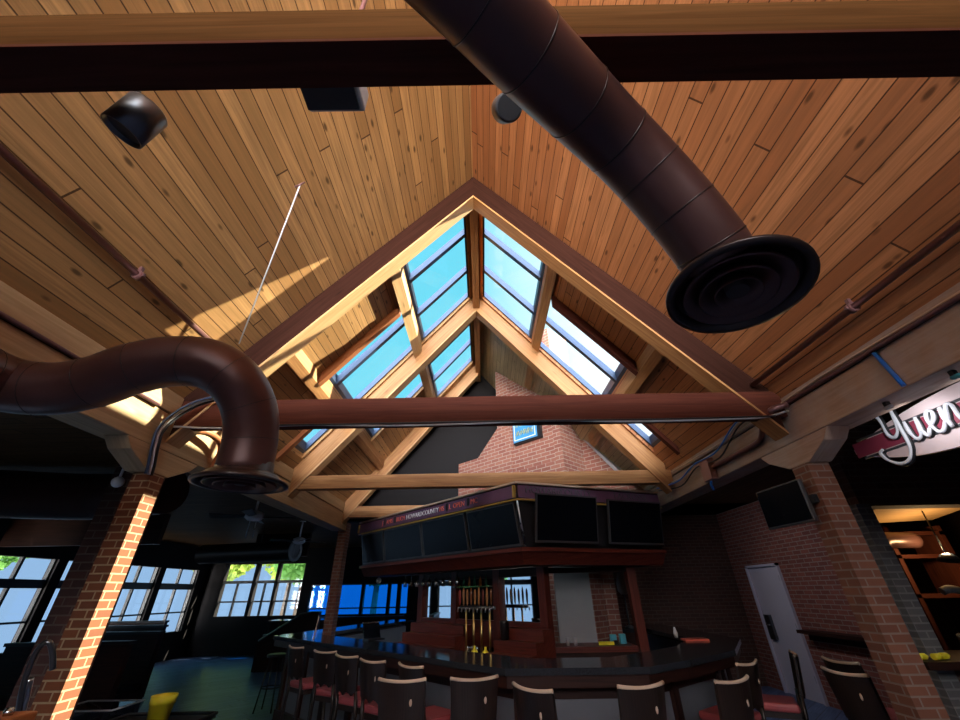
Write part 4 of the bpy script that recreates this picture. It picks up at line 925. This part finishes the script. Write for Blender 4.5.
MB().tube([(-2.6, .6, 0), (0, 0, 0)], .22, 24, cap=False).build('duct_pipe', 'duct_dk', e); MB().lathe([(.22, 0), (.24, 0), (.24, .03), (.16, .03), (.16, 0)], (0, 0, 0), (1, -.23, 0), 24).build('rim', 'wire_w', e); MB().tube([(-1, .25, .2), (-1, .25, .58)], .01, 6).build('hanger', 'black', e)
for x, y, z, lb in ((-3.05, 3.3, 2.52, 'white dome camera beside the top of the sunlit column'),):
    e = empty('dome_camera', (x, y, z), lb, 'camera'); MB().ball((0, 0, 0), .045, 14, 8).build('dome', 'white', e); MB().tube([(0, 0, .03), (0, 0, .68)], .01, 8).build('stem', 'white', e)
tag(MB().lathe([(.09, 0), (.1, .015), (.1, .03)], (-4.4, 4.77, 3.168), (0, 0, 1), 20).build('smoke_detector', 'white'), 'round white smoke detector on the dark left ceiling', 'detector')
# dropped brown soffit panels in the left aisle
for x0, x1, y, lb in ((-9.8, -6.6, 8.6, 'brown hanging soffit panel on the near side of the left aisle'), (-6.4, -4.9, 12.0, 'brown hanging soffit panel before the green windows')):
    tag(MB().box((x0, y, 2.62), (x1, y + .12, 3.199)).build('soffit_panel', 'bar_dark'), lb, 'panel')
# booths: bench with tall back
def booth(x, y, rz, lb):
    e = empty('booth_bench', (x, y, 0), lb, 'bench', 'dark booth benches in the left aisle', rz)
    MB().box((-.8, -.25, .0), (.8, .25, .42)).build('base', 'bar_dark', e, (1, 0, 0)); MB().box((-.78, -.22, .42), (.78, .25, .50)).build('cushion', 'black', e, bevel=.02)
    MB().box((-.82, .20, 0), (.82, .30, 1.15)).build('backrest', 'bar_dark', e, (1, 0, 0)); MB().box((-.84, .18, 1.15), (.84, .32, 1.19)).build('cap_rail', 'espresso', e, (1, 0, 0))
booth(-5.6, 6.2, 0, 'nearest dark booth bench behind the sunlit column'); booth(-6.4, 7.9, 0, 'dark booth bench in the second row of the left aisle')
booth(-7.6, 9.7, 0, 'dark booth bench in the third row by the left windows'); booth(-8.9, 11.6, 0, 'dark booth bench in the far row near the green windows')
for x, y, lb in ((-5.6, 5.4, 'dark booth table before the nearest bench'), (-6.4, 7.1, 'dark booth table between the first two benches')):
    e = empty('booth_table', (x, y, 0), lb, 'table', 'booth tables'); MB().box((-.6, -.33, .72), (.6, .33, .76)).build('table_top', 'espresso', e, (1, 0, 0), bevel=.006); MB().tube([(0, 0, 0), (0, 0, .72)], .04, 12).build('pedestal', 'black', e); MB().lathe([(.25, 0), (.25, .02), (.05, .05)], (0, 0, 0), (0, 0, 1), 18).build('foot', 'black', e)
# stair-like partition with a sloping cap by the floor light
e = empty('sloped_partition', (-6.05, 12.7, 0), 'dark partition with a sloping handrail beside the lit floor', 'partition')
MB().ext([(0, 0, 0), (1.3, 0, 0), (1.3, 0, 1.25), (1.0, 0, 1.2), (0, 0, .62)], (0, .1, 0)).build('panel', 'bar_dark', e, (1, 0, 0)); MB().tube([(0, .05, .65), (1.0, .05, 1.23), (1.32, .05, 1.28)], .03, 8).build('handrail', 'steel_dk', e)
tag(MB().box((-4.72, 12.6, 0), (-4.5, 12.8, 1.3)).build('partition_post', 'bar_dark', None, (0, 0, 1)), 'dark square post at the end of the sloping handrail', 'post')
# high table and black metal stools near the bar end
def metal_stool(x, y, rz, lb):
    e = empty('metal_stool', (x, y, 0), lb, 'stool', 'black metal stools at the left end of the bar', rz)
    MB().lathe([(.16, .74), (.17, .75), (.17, .78), (.14, .79)], (0, 0, 0), (0, 0, 1), 20).build('seat', 'black', e)
    for k in range(4):
        a = PI / 4 + k * PI / 2; MB().tube([(.11 * math.cos(a), .11 * math.sin(a), .74), (.21 * math.cos(a), .21 * math.sin(a), 0)], .013, 8).build('leg', 'black', e)
    MB().tube([(.165 * math.cos(PI * 2 * k / 12), .165 * math.sin(PI * 2 * k / 12), .32) for k in range(12)], .009, 6, closed=True).build('foot_ring', 'black', e)
metal_stool(-3.74, 8.72, 0, 'black metal stool standing against the left end of the bar counter'); metal_stool(-4.6, 12.0, .3, 'black metal stool in the far aisle near the high table')
e = empty('high_table', (-5.3, 13.6, 0), 'long high table with bluish top under the green windows', 'table')
MB().box((-.9, -.35, 1.03), (.9, .35, 1.08)).build('table_top', 'granite', e)
for sx in (-.8, .8):
    for sy in (-.28, .28): MB().tube([(sx, sy, 0), (sx, sy, 1.03)], .025, 8).build('leg', 'black', e)
for i, x in enumerate((-5.9, -5.2)): metal_stool(x, 13.0, 0, ['left black metal stool at the high table under the green windows', 'right black metal stool at the high table under the green windows'][i])
# dark wood rail and chairs silhouettes before the blue windows
e = empty('window_counter', (-4.4, 15.7, 0), 'long dark counter under the blue windows', 'counter'); MB().box((-1.8, -.2, 1.0), (1.7, .2, 1.05)).build('board', 'espresso', e, (1, 0, 0)); MB().box((-1.8, .12, 0), (1.7, .2, 1.0)).build('front', 'bar_dark', e, (1, 0, 0))
# service cart in the foreground with tray and bucket
e = empty('folding_stand', (-2.98, 4.62, 0), 'black folding tray stand at the bottom left carrying the bucket', 'stand')
MB().box((-.42, -.26, .70), (.42, .26, .72)).build('tray_top', 'steel_dk', e)
for sx in (-.38, .38):
    MB().tube([(sx, -.25, 0), (sx, .22, .70)], .012, 8).build('leg', 'black', e); MB().tube([(sx, .25, 0), (sx, -.22, .70)], .012, 8).build('leg', 'black', e)
MB().tube([(-.42, -.26, .735), (.42, -.26, .735), (.42, .26, .735), (-.42, .26, .735)], .014, 8, closed=True).build('rim', 'black', e)
e = empty('yellow_bucket', (-2.93, 4.60, .721), 'yellow plastic bucket on the black folding stand', 'bucket')
MB().lathe([(.078, 0), (.095, .14), (.100, .14), (.102, .165), (.105, .20), (.098, .20), (.09, .15), (.072, .01)], (0, 0, 0), (0, 0, 1), 28).build('bucket_body', 'yellow', e)
e = empty('clear_tub', (-3.80, 5.0, .601), 'clear plastic tub left of the yellow bucket', 'tub')
MB().hexa([(-.25, -.17, 0), (.25, -.17, 0), (.25, .17, 0), (-.25, .17, 0), (-.29, -.21, .18), (.29, -.21, .18), (.29, .21, .18), (-.29, .21, .18)]).build('tub_body', 'clearbox', e)
MB().tube([(-.29, -.21, .18), (.29, -.21, .18), (.29, .21, .18), (-.29, .21, .18)], .008, 6, closed=True).build('rim', 'wire_w', e)
e = empty('tub_table', (-3.80, 5.0, 0), 'dark low table under the clear plastic tub', 'table'); MB().box((-.35, -.28, .56), (.35, .28, .60)).build('table_top', 'espresso', e, (1, 0, 0))
for sx in (-.3, .3):
    for sy in (-.24, .24): MB().box((sx - .02, sy - .02, 0), (sx + .02, sy + .02, .56)).build('leg', 'espresso', e)
# near chair with bent steel tubes and an orange wood panel
e = empty('tube_chair', (-2.36, 2.66, 0), 'high chair with bent steel tube arms at the lower left edge', 'chair')
def tp_(*P): return smooth_path([V((x + 2.36, y - 2.66, z)) for x, y, z in P], 6)
MB().tube(tp_((-2.44, 2.72, 1.06), (-2.43, 2.62, 1.28), (-2.40, 2.57, 1.44), (-2.36, 2.57, 1.485), (-2.335, 2.60, 1.43), (-2.325, 2.63, 1.36)), .013, 12).build('arm_tube', 'steel_dk', e)
MB().tube(tp_((-2.46, 2.73, 1.06), (-2.455, 2.70, 1.2), (-2.45, 2.66, 1.32)), .014, 12).build('arm_tube', 'chrome', e)
MB().box((-.32, -.02, .78), (.08, .36, .84)).build('seat', 'black', e, bevel=.02); MB().box((-.14, .03, .84), (-.04, .09, 1.08)).build('upright', 'black', e)
for sx in (-.29, .05):
    for sy in (.02, .33): MB().tube([(sx, sy, .78), (sx, sy, 0)], .016, 8).build('leg', 'chrome', e)
e = empty('host_stand', (-2.27, 2.44, 0), 'orange wooden host stand top with a steel knob at the bottom left corner', 'stand')
MB().box((-.16, -.08, 1.13), (.075, .07, 1.215)).build('top', 'orange_w', e, (1, 0, 0), bevel=.008); MB().box((-.14, -.06, 0), (.055, .05, 1.13)).build('body', 'orange_w', e, (0, 0, 1)); MB().lathe([(.018, 0), (.022, .015), (.012, .03)], (.01, -.02, 1.215), (0, 0, 1), 16).build('knob', 'chrome', e)

# ------------------------------------------------------------------ trees outside
def tree(x, y, hgt, rad, mat, lb, seed):
    r = random.Random(seed); e = empty('tree', (x, y, -.2), lb, 'tree', 'trees outside the windows')
    MB().tube([(0, 0, 0), (.1, 0, hgt * .5), (0, .1, hgt * .8)], [.16, .12, .05], 8).build('trunk', 'bark', e)
    mb = MB()
    for i in range(1500):
        d = V((r.gauss(0, 1), r.gauss(0, 1), r.gauss(0, 1))).normalized() * (rad * r.uniform(.35, 1) ** .6)
        p = V((0, 0, hgt * .68)) + V((d.x, d.y, d.z * hgt * .24 / rad)); s = r.uniform(.12, .22)
        a = V((r.gauss(0, 1), r.gauss(0, 1), r.gauss(0, 1))).normalized() * s; b = a.orthogonal().normalized() * s * .6
        mb.add([p - a, p + b, p + a, p - b], [(0, 1, 2, 3)])
    mb.build('crown', mat, e)
tree(-13.3, 22.4, 5.6, 1.5, 'leaf_y', 'bright yellow-green tree outside the left of the rear windows', 1); tree(-11.2, 25.6, 5.9, 1.6, 'leaf_y', 'bright yellow-green tree behind the middle rear window', 2)
tree(-9.0, 22.0, 5.4, 1.5, 'leaf_g', 'mid green tree between the green and the blue windows', 3); tree(-5.0, 20.6, 5.0, 1.5, 'leaf_d', 'dark green tree seen through the blue windows', 4)
tree(-15.5, 12.5, 5.5, 2.0, 'leaf_g', 'green tree outside the far left windows', 5); tree(-16.5, 7.0, 4.0, 1.5, 'leaf_d', 'dark green tree outside the near left windows', 6)

# ------------------------------------------------------------------ light
sd = bpy.data.lights.new('sun', 'SUN'); so = bpy.data.objects.new('sun', sd); COL.objects.link(so)
sd.energy = 17.0; sd.angle = math.radians(.6); sd.color = (1.0, .88, .66)
dirn = V((-1, -.31, -.745)).normalized(); so.rotation_euler = dirn.to_track_quat('-Z', 'Y').to_euler()
# work lamp in the service area; hidden spots added to light the door wall
def lamp(name, typ, loc, energy, col, size=.05, aim=None, ang=1.6):
    d = bpy.data.lights.new(name, typ); o = bpy.data.objects.new(name, d); COL.objects.link(o); o.location = loc
    d.energy = energy; d.color = col; d.shadow_soft_size = size
    if aim is not None: d.spot_size = ang; d.spot_blend = .8; o.rotation_euler = (V(aim) - V(loc)).to_track_quat('-Z', 'Y').to_euler()
lamp('service_lamp', 'POINT', (5.0, 4.74, 2.02), 9, (1, .66, .3))
for i, (x, y, ax_, lb) in enumerate(((3.08, 6.6, (5.6, 8.6, 1.3), 'added black spot hidden behind the right eave beam, lighting the gray door'), (3.08, 8.0, (5.6, 7.6, 1.0), 'added black spot hidden behind the right eave beam, lighting the brick wall'))):
    e = empty('added_spot', (x, y, 3.12), lb, 'lamp'); d_ = (V(ax_) - V((x, y, 3.12))).normalized()
    MB().lathe([(.03, -.06), (.04, .05), (.036, .05), (.02, .0)], (0, 0, 0), d_, 16).build('lamp_can', 'black', e); MB().tube([(0, 0, .02), (0, 0, .08)], .01, 8).build('stem', 'black', e)
    lamp('added_spot_light', 'SPOT', V((x, y, 3.12)) + d_ * .07, (24, 9)[i], ((.82, .84, 1.0), (1, .88, .78))[i], .04, ax_, 1.5)
for p in sign_lamps: lamp('sign_lamp', 'SPOT', (p[0] + .03, p[1] + .02, p[2] - .03), 2.2, (.9, .93, 1.0), .02, (3.04, p[1] + .12, 2.58), 2.4)

w = bpy.data.worlds.new('world'); scene.world = w; w.use_nodes = True; t = w.node_tree; t.nodes.clear()
class WN(N):
    def __init__(s, t): s.t = t
k = WN(t); out = k.n('OutputWorld'); bg = k.n('Background'); k.l(bg.outputs[0], out.inputs[0])
tc = k.n('TexCoord'); sp = k.n('SeparateXYZ'); k.l(tc.outputs['Generated'], sp.inputs[0]); x, y, z = sp.outputs
def lin(v, a, b):
    nd = k.n('MapRange'); nd.inputs[1].default_value = a; nd.inputs[2].default_value = b; k.l(v, nd.inputs[0]); return nd.outputs[0]
ns = k.n('TexNoise', i_Scale=3.5, i_Detail=5.0); k.l(tc.outputs['Generated'], ns.inputs['Vector'])
skyc = k.mix(lin(x, -.04, .28), (.12, .48, .60), (.74, .82, .86))
skyc = k.mix(k.math('MULTIPLY', lin(ns.outputs[0], .55, .75), .5), skyc, (.6, .8, .85))
skyc = k.mix(lin(z, .35, .05), skyc, (.21, .34, .52))
skyc = k.mix(lin(z, -.10, -.34), skyc, (.10, .10, .09))
back = k.mix(lin(z, -.1, .3), (1.0, .90, .78), (8.0, 8.0, 8.4))  # sky behind the camera brightened to light bar and stools
col = k.mix(k.math('MULTIPLY', lin(y, -.3, -.6), lin(k.math('ABSOLUTE', x), .42, .32)), skyc, back)
st = k.math('ADD', 1.0, k.math('MULTIPLY', k.math('MULTIPLY', lin(y, -.5, -.75), k.math('MULTIPLY', lin(z, -.62, -.5), lin(z, .08, -.04))), k.math('MULTIPLY', lin(k.math('ABSOLUTE', x), .40, .30), 52.0)))  # unseen bright band added behind the camera to light the ceiling
k.l(col, bg.inputs[0]); k.l(st, bg.inputs[1])

vs = scene.view_settings
vs.view_transform = 'Standard'; vs.look = 'None'; vs.gamma = 1.0; vs.exposure = 0.8; vs.use_curve_mapping = False
scene.cycles.max_bounces = 8; scene.cycles.diffuse_bounces = 5; scene.cycles.transparent_max_bounces = 16; scene.cycles.sample_clamp_indirect = 6.0; scene.cycles.caustics_reflective = False; scene.cycles.caustics_refractive = False
